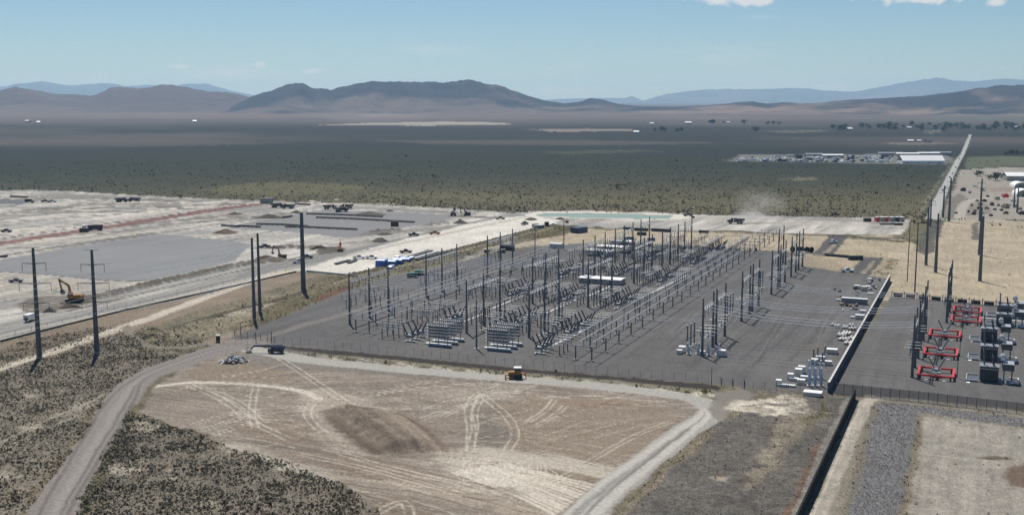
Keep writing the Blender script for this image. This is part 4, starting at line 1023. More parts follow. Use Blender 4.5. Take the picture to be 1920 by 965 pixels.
# buildings of the yard
def shed(name, label, cat, loc, rz, lx, ly, h, roof_mat, wall_mat, ridge=.5, doors=1, windows=0, eave=.3, group=None):
    """long x = lx along local x; gable ridge along x"""
    t = thing(name, label, cat, loc, rz, group)
    MB().box(-lx / 2, lx / 2, -ly / 2, ly / 2, -.3, h).build('wall', wall_mat, t)
    r = MB().add([(x, y, z) for x in (-lx / 2 - eave, lx / 2 + eave) for y, z in ((-ly / 2 - eave, h + .02), (0, h + ridge), (ly / 2 + eave, h + .02), (ly / 2 + eave, h - .16), (0, h + ridge - .16), (-ly / 2 - eave, h - .16))],
                 [(0, 1, 7, 6), (1, 2, 8, 7), (2, 3, 9, 8), (3, 4, 10, 9), (4, 5, 11, 10), (5, 0, 6, 11), (0, 1, 4, 5), (1, 2, 3, 4), (6, 7, 10, 11), (7, 8, 9, 10)]).build('roof', roof_mat, t)
    for k in range(doors):
        x = -lx / 2 + lx * (k + .5) / doors
        MB().box(x - .6, x + .6, -ly / 2 - .06, -ly / 2 + .05, 0, 2.2).build('door', M_dkgrey, t)
    for k in range(windows):
        x = -lx / 2 + lx * (k + .25) / windows
        w = MB().box(x - .7, x + .7, -ly / 2 - .05, -ly / 2 + .05, 1.2, 2.3).build('window', M_white, t)
        MB().box(x - .58, x + .58, -ly / 2 - .08, -ly / 2 - .02, 1.3, 2.2).build('pane', M_glass, w)
    return t
VR = math.atan2(VY, VX)          # long side across the bays
shed('control_house', 'low white roofed control house in the middle of the substation', 'building', uv(578, -190.5), VR, 24, 9, 2.9, M_roofw, M_siding, .3, 2, 3)
for k, (u, v, L) in enumerate([(681, -225.5, 17), (703, -226, 17), (733, -227, 14)]):
    shed('equipment_house', ['white roofed equipment house nearest of three behind the gantries', 'middle white roofed equipment house of three behind the gantries', 'farthest small white roofed equipment house behind the gantries'][k],
         'building', uv(u, v), VR, L, 8, 3.6, M_roofw, M_siding, .4, 1, 2, group='white roofed equipment houses')
shed('equipment_house', 'small pale box house on legs behind the left gantries', 'building', at(1043, 465), VR, 8, 5, 3.2, M_roofw, M_siding, .3, 1, 1)
# ---------------------------------------------------------------- fences and walls
print('fences')
def fence(pts, h, spacing, label, mesh_mat, post_mat, cat='fence', name='chain_link_fence', rails=True, post_r=.06, gaps=()):
    """posts, rails and mesh panels along a line of photo pixels"""
    P = [at(*p) for p in pts]; x0, y0 = P[0]
    t = thing(name, label, cat, (x0, y0), 0)
    post = MB().tube((0, 0, -.1), (0, 0, h + .15), post_r, post_r, 6).mesh('post', post_mat); pan = {}
    n_ = 0
    for (ax, ay), (bx, by) in zip(P[:-1], P[1:]):
        L = math.hypot(bx - ax, by - ay); n = max(1, round(L / spacing)); rz = math.atan2(by - ay, bx - ax); s = L / n
        key = round(s, 3)
        if key not in pan:
            pan[key] = (MB().add([(0, 0, .05), (s, 0, .05), (s, 0, h), (0, 0, h)], [(0, 1, 2, 3)]).mesh('mesh_panel', mesh_mat),
                        MB().tube((0, 0, h), (s, 0, h), post_r * .5, post_r * .5, 5).tube((0, 0, .1), (s, 0, .1), post_r * .5, post_r * .5, 5).mesh('rail', post_mat))
        for k in range(n):
            c = (ax - x0 + (bx - ax) * k / n, ay - y0 + (by - ay) * k / n, 0)
            put('post', post, t, c)
            put('mesh_panel', pan[key][0], t, c, rz)
            if rails: put('rail', pan[key][1], t, c, rz)
    put('post', post, t, (P[-1][0] - x0, P[-1][1] - y0, 0))
    return t
fence([(517, 641), (760, 664), (1000, 688), (1200, 706), (1395, 722)], 2.6, 4.0, 'long pale chain link fence along the front of the large substation', M_mesh, M_steel, post_r=.055)
fence([(440, 629), (514, 641)], 2.6, 4.0, 'short fence with gate posts at the left corner of the substation', M_mesh, M_steel, post_r=.12)
fence([(440, 629), (570, 573), (700, 522), (870, 483), (960, 466)], 2.6, 5.0, 'pale chain link fence along the left side of the substation', M_mesh, M_steel, post_r=.055)
fence([(1412, 727), (1545, 739)], 2.6, 4.0, 'chain link fence from the gate to the concrete wall', M_mesh, M_steel, post_r=.06)
fence([(1565, 737), (1740, 755), (1925, 777), (2010, 788)], 3.6, 2.9, 'dark mesh fence in front of the red frames', M_mesh_d, M_dark, post_r=.09)
fence([(370, 652), (420, 645), (486, 648)], 1.6, 4.5, 'low wire fence beside the portable toilet', M_mesh, M_steel, post_r=.05)
# concrete panel wall between the two yards
def wall(p, q, h, thick, step, label, mat_panel, mat_post, name):
    a, b = at(*p), at(*q); L = math.hypot(b[0] - a[0], b[1] - a[1]); n = round(L / step); s = L / n
    t = thing(name, label, 'wall', a, math.atan2(b[1] - a[1], b[0] - a[0]))
    pm = MB().box(.16, s - .16, -thick / 2, thick / 2, -.2, h).mesh('panel', mat_panel)
    cm = MB().box(-.16, .16, -thick / 2 - .08, thick / 2 + .08, -.2, h + .08).mesh('post', mat_post)
    cap = MB().box(.16, s - .16, -thick / 2 - .12, thick / 2 + .12, h, h + .14).mesh('coping', M_conc if name == 'concrete_wall' else mat_panel)
    for k in range(n):
        put('panel', pm, t, (k * s, 0, 0)); put('post', cm, t, (k * s, 0, 0)); put('coping', cap, t, (k * s, 0, 0))
    put('post', cm, t, (L, 0, 0)); return t
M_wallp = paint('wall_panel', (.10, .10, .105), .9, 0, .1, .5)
M_slat = paint('black_slats', (.010, .010, .011), 1.0, 0, .15, 1)
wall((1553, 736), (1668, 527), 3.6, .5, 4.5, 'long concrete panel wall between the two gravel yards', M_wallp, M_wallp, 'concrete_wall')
wall((1603, 748), (1488, 1002), 3.4, .22, 3.0, 'black slatted wall running to the bottom right edge', M_slat, M_slat, 'slatted_wall')
# low barrier with gaps behind the second yard
a, b = at(1672, 556), at(2060, 592); L = math.hypot(b[0] - a[0], b[1] - a[1]); n = int(L / 6.2)
t = thing('barrier_fence', 'dark barrier of low panels behind the second yard', 'fence', a, math.atan2(b[1] - a[1], b[0] - a[0]))
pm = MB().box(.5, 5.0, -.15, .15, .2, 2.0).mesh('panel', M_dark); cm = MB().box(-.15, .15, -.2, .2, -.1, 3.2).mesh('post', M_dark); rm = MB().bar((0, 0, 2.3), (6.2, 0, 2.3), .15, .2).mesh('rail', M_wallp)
for k in range(n):
    put('panel', pm, t, (k * 6.2 + .3, 0, 0)); put('post', cm, t, (k * 6.2, 0, 0)); put('rail', rm, t, (k * 6.2, 0, 0))
# silt fence along the building site
pts = [(0, 641), (120, 611), (240, 581), (400, 546), (556, 510)]
P = [at(*p) for p in pts]; t = thing('silt_fence', 'low dark silt fence along the near edge of the building site', 'fence', P[0])
for (ax, ay), (bx, by) in zip(P[:-1], P[1:]):
    L = math.hypot(bx - ax, by - ay); n = round(L / 6); s = L / n; rz = math.atan2(by - ay, bx - ax)
    pm = MB().box(0, s, -.03, .03, 0, .8).mesh('fabric_panel', M_dark)
    for k in range(n):
        c = (ax - P[0][0] + (bx - ax) * k / n, ay - P[0][1] + (by - ay) * k / n, 0)
        put('fabric_panel', pm, t, c, rz)
sp = MB().tube((0, 0, 0), (0, 0, 1.5), .09, .09, 5).mesh('marker_post', M_steel)
pts2 = [(p[0] - 3, p[1] - 7) for p in pts]
P = [at(*p) for p in pts2]; t = thing('post_row', 'row of short marker posts along the haul road', 'post row', P[0])
for (ax, ay), (bx, by) in zip(P[:-1], P[1:]):
    L = math.hypot(bx - ax, by - ay); n = round(L / 9)
    for k in range(n): put('marker_post', sp, t, (ax - P[0][0] + (bx - ax) * k / n, ay - P[0][1] + (by - ay) * k / n, 0))
# row of concrete barriers
bm = MB().prism([(-.35, 0), (.35, 0), (.28, .3), (.12, .5), (.1, 1.0), (-.1, 1.0), (-.12, .5), (-.28, .3)], -1.3, 1.3).mesh('barrier_block', M_conc)
for k in range(17):
    x, y = at(578 + 90 * k / 16, 509.5 + 9 * k / 16); o = put('road_barrier', bm, None, (x, y, 0), R(50))
    tag(o, f'{ORD[k]} pale concrete barrier from the thick pole in the row beside it', 'barrier', 'row of concrete barriers')

# ---------------------------------------------------------------- transmission poles
print('poles')
def pole(px, py, top, r0, r1, label, arms=(), mat=None, name='transmission_pole', group=None, rz=0, topbar=0):
    x, y = at(px, py); d = y * math.cos(PITCH) + CAM_H * math.sin(PITCH)
    lo, hi = 1.0, 90.0
    for _ in range(40):
        m = (lo + hi) / 2; zz = m - CAM_H
        q = 482.5 - FPX * (y * math.sin(PITCH) + zz * math.cos(PITCH)) / (y * math.cos(PITCH) - zz * math.sin(PITCH))
        if q > top: lo = m
        else: hi = m
    h = (lo + hi) / 2
    t = thing(name, label, 'pole', (x, y), rz, group)
    MB().tube((0, 0, -.3), (0, 0, .35), r0 * 1.25, r0 * 1.25, 12).build('footing', M_conc, t)
    MB().tube((0, 0, .2), (0, 0, h), r0, r1, 12).build('shaft', mat or M_pole, t, sm=False)
    if topbar: MB().bar((-topbar, 0, h - .15), (topbar, 0, h - .15), .14, .16).build('top_bar', mat or M_pole, t)
    for fr, ln, ins in arms:
        for s in (-1, 1):
            a = MB().tube((0, 0, h * fr), (s * ln, 0, h * fr + .25), .24, .12, 7).build('arm', mat or M_pole, t)
            if ins: insulator(MB(), (s * ln * .97, 0, h * fr + .1), (s * ln * .97, 0, h * fr - ins), .13, 9, 6).build('insulator', M_ins, a)
    return t, h
def pole_line(px, py, h, to, label):
    x, y = at(px, py); k = 0
    for fr, ln in ((.856, 4.6), (.675, 6.2), (.495, 5.0)):
        for s in (-1, 1):
            p = (x + s * ln, y, h * fr - 3.0)
            for q_, nm in ((to, 'onward'), ((x - 190 + s * ln, y - 330, h * fr + 2), 'nearer')):
                wire(p, (q_[0] + (s * ln * .4 if nm == 'onward' else 0), q_[1], h * fr - 3 + (q_[2] if nm == 'onward' else 3)), 5.0, .055, f'{ORD[k]} {nm} wire of the {label} armed pole', 'transmission wires'); k += 1
A3 = ((.856, 4.6, 3.0), (.675, 6.2, 3.0), (.495, 5.0, 3.0))
pole(74, 670, 464, 1.05, .5, 'leftmost tall steel pole with three pairs of arms', A3, topbar=2.9, group='transmission poles with arms', rz=R(4))
pole(182, 661, 468, 1.05, .5, 'tall armed steel pole right of the leftmost one', A3, topbar=2.9, group='transmission poles with arms', rz=R(4))
pole(477, 599, 446, .85, .5, 'armless steel pole on the left of the slim pair', group='armless poles')
pole(487.5, 584, 437, .85, .5, 'armless steel pole on the right of the slim pair', group='armless poles')
pole(569, 545, 398, 1.35, .85, 'thick armless steel pole beside the concrete barriers', group='armless poles')
pole(1701, 528, 416, .28, .22, 'slim timber pole in the field left of its taller neighbour', mat=M_woodpole, name='utility_pole', arms=((.97, 1.2, 0),), group='timber poles')
pole(1715, 549, 416, .40, .24, 'slim timber pole nearest the concrete wall', mat=M_woodpole, name='utility_pole', arms=((.97, 1.2, 0), (.6, .6, 0)), group='timber poles')
pole_line(74, 670, 42.5, (*at(477, 599), 1.0), 'leftmost'); pole_line(182, 661, 40.5, (*at(569, 545), 2.0), 'second')
RPOLES = [(1736, 497, 388, .95, 'steel pole left of the nearer middle one in the tan field'), (1754, 511, 400, 1.0, 'nearest steel pole left of the double row in the tan field'),
          (1837, 527, 405, 1.05, 'nearest steel pole of the right hand row in the tan field'), (1836, 478, 388, 1.0, 'second steel pole of the right hand row in the tan field'),
          (1837, 415, 335, 1.1, 'far steel pole of the right hand row beside the plant'), (1779, 415, 333, 1.1, 'far steel pole beside the end of the highway'),
          (1768, 408, 348, 1.0, 'far steel pole just left of the tallest highway pole'), (1901, 389, 350, .9, 'far steel pole left of the pair by the white domes'), (1907, 399, 349, .9, 'far steel pole right of the pair by the white domes'),
          (1744, 425, 372, .8, 'steel pole at the left edge of the highway')]
for px, py, tp, r, lb in RPOLES:
    pole(px, py, tp, r, r * .5, lb, ((.9, 3.0, 1.6), (.78, 3.6, 1.6)) if py < 430 and px < 1860 else (), group='steel poles on the right', rz=R(-20))

# ---------------------------------------------------------------- second yard: masts, red frames, transformers
print('second yard')
for k, (g, v) in enumerate([((421.5, 437.5), -20.5), ((454, 471), -20.3), ((489, 506), -20.1), ((533.5, 549), -12.5), ((561, 575), -12.2)]):
    t = gantry(list(g), v, f'tall two mast gantry beside the red frames, {ORD[k]} from the dark mesh fence', 'gantries of the second yard', (18.6,))
    for q in range(3):
        xx = (g[1] - g[0]) * (q + .5) / 3
        insulator(MB(), (xx, 1.2, 7.2), (xx, 1.2, 10.2), .2, 8, 6).build('post_insulator', M_ins, t)
        MB().tube((xx, -2.5, 10.3), (xx, 3.2, 10.3), .11, .11, 6).build('bus_tube', M_alu, t)
    MB().bar((0, .6, 7), (g[1] - g[0], .6, 7), .35, .4).build('lower_beam', M_steel, t)
def red_frame(loc, label):
    t = thing('red_frame', label, 'steel frame', loc, GR0, 'red steel frames')
    # local x = u (depth), local y = -v
    W, D, z0, hb = 6.3, 6.4, 1.2, .6
    for s in (-1, 1):
        MB().box(s * D - .36, s * D + .36, -W, W, z0, z0 + hb).build('long_beam', M_red, t)
        MB().box(-D + .36, D - .36, s * (W - .36) - .36, s * (W - .36) + .36, z0 + .002, z0 + hb - .004).build('cross_beam', M_red, t)
        for q in (-1, 1):
            MB().box(s * D - .3, s * D + .3, q * (W - 1.2) - .3, q * (W - 1.2) + .3, -.1, z0).build('leg', M_dark, t)
    MB().box(-1.2, 1.2, -1.5, 1.5, .2, 2.8).build('tank', M_tank, t)
    MB().box(-D, D, -.5, .5, 1.55, 2.1).build('inner_beam', M_dkgrey, t)
    for s, x in ((-1, -.6), (1, .6), (-1, .9)):
        d = np.array([.1 * x, s * .45, .88]); p = np.array([x, s * .9, 3.1])
        b = insulator(MB(), p - d * .5, p + d * 4.2, .30, 9, 8).build('bushing', M_ins, t)
        MB().tube(p + d * 4.2, p + d * 4.5, .2, .1, 6).build('terminal', M_alu, b)
    MB().box(-2.2, -1.7, -1.6, 1.6, .5, 2.0).build('control_cabinet', M_white, t)
    for s in (-1, 1): MB().box(-D - 1.6, -D - .4, s * 3 - .6, s * 3 + .6, -.1, .25).build('footing', M_white, t)
    return t
for k, (u, v) in enumerate([(427, -12.6), (463.5, -12.4), (501, -12.2), (538, -4.6), (563, -4.4)]):
    red_frame(uv(u, v), f'red steel ring frame round a grey breaker, {ORD[k]} from the dark mesh fence')
def xfmr(loc, label):
    t = thing('transformer', label, 'transformer', loc, GR0, 'grey power transformers')
    MB().box(-5.0, 5.0, -7.5, 7.5, -.2, .3).build('plinth', M_dkgrey, t)
    MB().box(-2.3, 2.3, -3.2, 3.0, .3, 5.2).build('tank', M_dkgrey, t)
    MB().box(-2.5, 2.5, -3.4, 3.2, 5.2, 5.5).build('lid', M_tank, t)
    for s in (-1, 1):
        rad_ = MB()
        for c in range(9): rad_.box(s * 3.5 - .9, s * 3.5 + .9, -2.8 + c * .66, -2.8 + c * .66 + .3, .9, 4.8)
        rad_.build('radiator', M_dkgrey, t)
    MB().box(-3.2, 3.0, -8.2, -4.4, 4.6, 6.9).build('cooler_box', M_dkgrey, t)
    MB().box(-3.1, 2.9, -8.1, -4.5, 6.9, 7.0).build('cooler_cover', M_steel_l, t)
    mb = MB()
    for sx in (-2.6, 2.4):
        for sy in (-7.6, -5.0): mb.bar((sx, sy, 0), (sx, sy, 4.6), .3, .3)
    mb.build('cooler_stand', M_dkgrey, t)
    c_ = MB().lathe((-1.2, -4.4, 8.6), [(0, .5), (.25, 1.05), (4.2, 1.05), (4.45, .5)], 12, (1, 0, 0)).build('conservator', M_tank, t)
    MB().lathe((-1.2, -4.4, 8.6), [(-.06, .45), (-.02, .8)], 12, (1, 0, 0)).build('end_plate', M_white, c_)
    mb = MB(); mb.bar((0, -4.4, 5), (0, -4.4, 7.6), .35, .35); mb.bar((2.4, -4.4, 5), (2.4, -4.4, 7.6), .35, .35); mb.build('conservator_stand', M_dkgrey, t)
    for q, (bx, by, hh) in enumerate([(0, 1.6, 5.2), (1.2, -1.4, 3.4), (-1.2, -1.6, 3.2)]):
        b = insulator(MB(), (bx, by, 5.5), (bx + .1, by + .5, 5.5 + hh), .36, 9, 8).build('bushing', M_insd if q else M_ins, t)
        MB().tube((bx + .1, by + .5, 5.5 + hh), (bx + .12, by + .55, 5.9 + hh), .2, .1, 6).build('terminal', M_alu, b)
    mb = MB()                                        # open white curb of the oil pit at the left
    mb.box(-4.9, -4.5, 3.6, 7.4, .3, .75).box(4.5, 4.9, 3.6, 7.4, .3, .75).box(-4.5, 4.5, 7.1, 7.45, .3, .75); mb.build('pit_curb', M_steel_l, t)
    mb = MB(); mb.box(-3.5, -3.1, -10.0, -6.8, .3, .9).box(3.1, 3.5, -10.0, -6.8, .3, .9).box(-3.1, 3.1, -10.0, -9.65, .3, .9); mb.build('pit_curb', M_white, t)
    MB().box(-2.9, -2.3, 1.0, 2.6, .8, 3.0).build('control_cabinet', M_tank, t)
    return t
for k, (u, v) in enumerate([(428, 5), (464, 5), (500, 5), (537, 11), (560, 11.5)]):
    xfmr(uv(u, v), f'dark grey transformer with radiators and round conservator, {ORD[k]} from the dark mesh fence')
for k, (u, v) in enumerate([(421, -3.8), (458, -3.8), (495, -3.8)]):
    t = thing('line_post', f'thin dark post between red frames and transformers, {ORD[k]} from the mesh fence', 'post', uv(u + 6, v - 1.6), GR0, 'thin posts of the second yard')
    MB().tube((0, 0, -.1), (0, 0, 9), .16, .12, 6).build('shaft', M_dark, t); MB().bar((0, -1.5, 8.2), (0, 1.5, 8.2), .12, .14).build('arm', M_dark, t)
    o = MB().box(-.9, .9, -.6, .6, -.05, .2).build('ground_pad', M_white, None, (*uv(u, v + 2.2), 0), GR0); tag(o, f'small white pad on the gravel beside the {ORD[k]} thin post', 'concrete pad', 'white ground pads')
o = MB().box(-22, 22, -.5, .5, 0, .12).build('kerb_line', M_white, None, (*at(1925, 602.5), 0), math.atan2(at(1960, 606)[1] - at(1880, 599)[1], at(1960, 606)[0] - at(1880, 599)[0])); tag(o, 'white kerb line running to the right edge behind the transformers', 'kerb')
o = MB().box(-1.0, 1.0, -2.4, 2.4, 0, 3.4).build('cabinet', M_white, None, (*at(1886, 606), 0), GR0); tag(o, 'tall white cabinet right of the back transformers', 'cabinet')

# ---------------------------------------------------------------- stored equipment
print('stores')
def bushing_stand(loc, rz, label, h=5.6, lean=.0, group=None):
    t = thing('wrapped_bushing', label, 'bushing', loc, rz, group)
    MB().box(-.8, .8, -.8, .8, 0, .5).build('skid', M_crate, t)
    MB().lathe((0, 0, .5), [(0, .55), (.5, .6), (h * .6, .5), (h, .28), (h + .3, .3)], 9, (lean, 0, 1)).build('wrapped_column', M_lblue, t)
    MB().lathe((lean * (h + .5), 0, h + .75), [(0, .3), (.35, .36), (.5, .15)], 8).build('cap', M_white, t)
    return t
for r_ in range(2):
    for c_ in range(3):
        x, y = at(1517 + c_ * 11 + r_ * (-1), 724 - r_ * 15)
        bushing_stand((x, y), GR0, f'{["left", "middle", "right"][c_]} pale blue wrapped bushing in the {["front", "back"][r_]} row by the wall', group='wrapped bushings by the wall')
for k, px in enumerate([1291, 1308, 1329, 1345]):
    x, y = at(px, 664 + (k > 1) * 2); bushing_stand((x, y), 0, f'{ORD[k]} pale blue wrapped bushing from the left at the foot of the nearest line structure', 3.6, .12 if k % 2 else -.1, group='wrapped bushings under the line structure')
def crate(px, py, sx, sy, sz, label, mat=None, rz=GR0, group=None, name='crate', cat='crate', lid=True):
    x, y = at(px, py); t = thing(name, label, cat, (x, y), rz, group)
    MB().box(-sx / 2, sx / 2, -sy / 2, sy / 2, .15, sz).build('box', mat or M_crate, t)
    mb = MB()
    for s in (-1, 0, 1): mb.box(-sx / 2, sx / 2, s * sy * .4 - .08, s * sy * .4 + .08, 0, .15)
    mb.build('skids', M_wood, t)
    if lid: MB().box(-sx / 2 - .06, sx / 2 + .06, -sy / 2 - .06, sy / 2 + .06, sz, sz + .08).build('lid', M_white if mat in (None, M_crate, M_white) else mat, t)
    return t
CR = [(1279, 660, 2.4, 2.6, 2.4, 'white crate at the left foot of the nearest line structure'), (1274, 663, 1.8, 2.0, 1.6, 'smaller white crate left of the wrapped bushings'), (1354, 667, 2.6, 2.6, 2.4, 'white crate right of the wrapped bushings under the line structure'),
      (1317, 664, 1.6, 2.0, 1.4, 'low white crate between the two pairs of wrapped bushings'), (1482, 711, 2, 2, 2.2, 'white crate standing alone left of the bushings by the wall'), (1488, 713, 1.6, 3.2, 1.0, 'low pale crate touching the lone white crate'),
      (1460, 722, 2, 1.8, 2.0, 'dark sided crate nearest the front fence'), (1466, 724, 1.4, 3.2, .9, 'low pale crate beside the dark sided crate'), (1497, 706, 2.4, 2.4, 3.0, 'tall white crate behind the lone crate'), (1503, 699, 2.2, 2.4, 2.6, 'white crate farthest back in the crate row'),
      (1502, 720, 2.2, 2.6, 1.8, 'white crate in front of the wrapped bushings'), (1508, 712, 1.8, 2.6, 1.5, 'small white crate left of the front wrapped bushings'), (1480, 724, 1.6, 4.0, .6, 'flat pallet on the gravel near the front fence'),
      (1524, 741, 3.6, 6.0, 1.4, 'low white box outside the fence corner'), (1527, 682, 2.0, 2.4, 2.0, 'white crate under the dark bushings near the wall'), (1538, 676, 2.2, 3.0, 1.8, 'pale crate behind the dark bushings near the wall'), (1553, 684, 2.0, 2.4, 1.6, 'crate closest to the wall beside the bushings'),
      (1560, 662, 3.0, 4.0, 1.8, 'wide pale crate beside the wall below the timber stacks'), (1620, 545, 2.4, 2.6, 2.4, 'white crate north of the grey container'), (1628, 541, 2, 2, 1.5, 'small pale crate beside the concrete wall end'),
      (1632, 552, 1.6, 3.0, .8, 'low white pallet load beside the grey container'), (1607, 541, 2.4, 3, 1.8, 'pale crate behind the grey container, left one'), (1630, 530, 2, 2, 2.4, 'lone box near the top of the concrete wall'), (1618, 586, 1.8, 2.6, 1.2, 'white crate by the wall south of the container'),
      (1612, 598, 2.4, 4.0, 2.0, 'white topped bin by the wall near the wires'), (1600, 596, 1.4, 2.4, .7, 'low pale pallet near the wires'), (1572, 564, 1.2, 2.0, .8, 'small white box at the left end of the grey container')]
for px, py, sx, sy, sz, lb in CR: crate(px, py, sx, sy, sz, lb, group='crates and pallets')
t = thing('shipping_container', 'long grey container with white roof beside the concrete wall', 'container', at(1602, 569), VR)
MB().box(-6.1, 6.1, -1.3, 1.3, .12, 2.7).build('body', M_tank, t); MB().box(-6.15, 6.15, -1.35, 1.35, 2.7, 2.8).build('roof', M_white, t)
mb = MB()
for c in range(30): mb.box(-6 + c * .4, -6 + c * .4 + .18, -1.36, -1.3, .3, 2.6)
mb.build('corrugation', M_tank, t); MB().box(6.1, 6.16, -1.2, 1.2, .2, 2.6).build('door', M_steel_l, t)
random.seed(4)
for k in range(26):                                   # loose gear on the stone by the wall
    px, py = random.choice([(random.uniform(1562, 1612), random.uniform(541, 556)), (random.uniform(1578, 1606), random.uniform(572, 584)), (random.uniform(1625, 1652), random.uniform(524, 545))])
    s = random.uniform(.6, 1.3); x, y = at(px, py); m = random.choice([M_dark, M_steel, M_crate, M_dark, M_wood])
    t = thing('gear_pallet', f'small dark load on a pallet in the scatter by the wall, {ORD[k]} counted from the front', 'pallet', (x, y), random.uniform(0, 3), 'loads scattered by the wall')
    MB().box(-s, s, -s * .8, s * .8, 0, .15).build('pallet', M_wood, t); MB().box(-s * .8, s * .7, -s * .6, s * .6, .15, .5 + s * .6).tube((-s * .5, 0, .3 + s * .6), (s * .9, 0, .7 + s * .6), .2, .2, 7).build('load', m, t)
order = sorted([o for o in col.objects if o.name.startswith('gear_pallet')], key=lambda o: o.location.y)
for k, o in enumerate(order): o['label'] = f'small load on a pallet in the scatter by the wall, {ORD[k]} counted from the front'
for k, (px, py, n, sx) in enumerate([(1583, 638, 7, 4.0), (1578, 630, 6, 4.2), (1588, 627, 6, 4.0), (1598, 636, 4, 4.5), (1590, 645, 5, 3.5), (1570, 613, 4, 2.6), (1585, 615, 4, 2.6), (1598, 618, 5, 3.0), (1596, 612, 4, 2.6), (1560, 611, 3, 2.4)]):
    x, y = at(px, py); t = thing('porcelain_stack', f'stack of pale wrapped insulators by the wall, {ORD[k]} from the front', 'stack', (x, y), GR0 + random.uniform(-.1, .1), 'stacks of wrapped insulators')
    me = MB().lathe((-sx / 2, 0, 0), [(0, .14), (.1, .24), (sx - .1, .24), (sx, .14)], 7, (1, 0, 0)).mesh('wrapped_insulator', M_white)
    MB().box(-sx / 2 + .3, -sx / 2 + .6, -n * .34, n * .34, 0, .5).box(sx / 2 - .6, sx / 2 - .3, -n * .34, n * .34, 0, .5).build('cradle', M_wood, t)
    for c in range(n):
        put('wrapped_insulator', me, t, (0, (c - n / 2 + .5) * .62, .75))
        if c % 2: put('wrapped_insulator', me, t, (0, (c - n / 2) * .62, 1.2))
order = sorted([o for o in col.objects if o.name.startswith('porcelain_stack')], key=lambda o: o.location.y)
for k, o in enumerate(order): o['label'] = f'stack of pale wrapped insulators by the wall, {ORD[k]} from the front'
for k, (px, py) in enumerate([(1525, 678), (1540, 684), (1533, 675), (1545, 672)]):
    x, y = at(px, py); t = thing('spare_bushing', f'dark spare bushing standing behind the blue wrapped ones, {ORD[k]} placed', 'bushing', (x, y), 0, 'dark spare bushings')
    MB().box(-.6, .6, -.6, .6, 0, .7).build('skid', M_crate, t); insulator(MB(), (0, 0, .7), (.5 * (k % 2), .2, 5.0), .34, 9, 8).build('insulator', M_ins, t); MB().tube((.5 * (k % 2), .2, 5.0), (.55 * (k % 2), .22, 5.6), .3, .1, 7).build('cap', M_white, t)
order = sorted([o for o in col.objects if o.name.startswith('spare_bushing')], key=lambda o: o.location.x)
for k, o in enumerate(order): o['label'] = f'dark spare bushing behind the blue wrapped ones, {ORD[k]} from the left'
# ---------------------------------------------------------------- machines and vehicles
print('machines')
def wheel(t, x, y, r, w, mat=None):
    """tyre with a rim, axle along local y"""
    o = MB().lathe((0, -w / 2, 0), [(0, r * .8), (w * .15, r), (w * .85, r), (w, r * .8)], 12, (0, 1, 0)).build('wheel', M_black, t, (x, y, r))
    MB().lathe((0, -w / 2 - .03, 0), [(0, r * .5), (w + .06, r * .5)], 8, (0, 1, 0)).build('rim', mat or M_steel_l, o)
    return o
def tracks(t, L, w, gap, h):
    for s in (-1, 1):
        MB().prism([(-L / 2, h * .5), (-L / 2 + h * .4, 0), (L / 2 - h * .4, 0), (L / 2, h * .5), (L / 2 - h * .35, h), (-L / 2 + h * .35, h)], s * gap - w / 2, s * gap + w / 2).build('track', M_black, t)
def excavator(loc, rz, label, mat, a=(.9, -1.9), k=1.0):
    """front is local +x; a = boom and stick angles"""
    t = thing('excavator', label, 'excavator', loc, rz, 'excavators'); t.scale = (k,) * 3
    tracks(t, 5.0, .7, 1.35, 1.1)
    MB().box(-1.2, 1.2, -1.0, 1.0, .6, 1.2).build('undercarriage', M_dark, t)
    MB().prism([(-2.6, 1.25), (1.4, 1.25), (1.4, 1.7), (.2, 2.4), (-2.2, 2.5), (-2.6, 2.1)], -1.4, 1.4).build('house', mat, t)
    cab = MB().prism([(.1, 1.7), (1.7, 1.7), (1.75, 2.4), (1.3, 3.2), (.1, 3.2)], .35, 1.35).build('cab', mat, t)
    MB().box(.25, 1.5, .32, 1.38, 2.3, 3.05, taper=.92).build('window', M_glass, cab)
    p0 = np.array([1.0, -.2, 2.0]); p1 = p0 + 3.4 * np.array([math.cos(a[0] + .35), 0, math.sin(a[0] + .35)]); p2 = p1 + 3.2 * np.array([math.cos(a[0] - .45), 0, math.sin(a[0] - .45)])
    MB().bar(p0, p1, .55, .75).bar(p1, p2, .5, .6).build('boom', mat, t)
    p3 = p2 + 3.4 * np.array([math.cos(a[1]), 0, math.sin(a[1])])
    MB().bar(p2 - .12 * (p3 - p2), p3, .42, .5).build('stick', mat, t)
    MB().tube(p0 + np.array([.6, 0, .1]), (p0 + p1) / 2 + np.array([.6, 0, -.3]), .12, .12, 6).build('ram', M_steel_l, t)
    MB().prism([(p3[0] - .2, p3[2] + .3), (p3[0] + .4, p3[2]), (p3[0] + .2, p3[2] - 1.1), (p3[0] - .7, p3[2] - 1.2), (p3[0] - .9, p3[2] - .6)], -.8, .4).build('bucket', M_dark, t)
    return t
def facing(deg): return R(deg)
excavator(at(140, 566), facing(180), 'large orange excavator with raised boom on the brown spoil at left', M_yellow, (1.0, -1.75), 1.6)
excavator(at(528, 485), facing(170), 'brown excavator with folded arm on the bank left of the thick pole', M_brown, (1.0, -1.3), 1.15)
excavator(at(638, 471), facing(100), 'excavator with upright boom on the dark spoil right of the thick pole', M_orange, (1.15, -1.2), 1.1)
excavator(at(876, 404), facing(180), 'black excavator on the far spoil strip beyond the pads, right one', M_dark, (.8, -1.8), 1.2)
excavator(at(850, 404), facing(80), 'black excavator on the far spoil strip beyond the pads, left one', M_dark, (1.2, -1.2), 1.2)
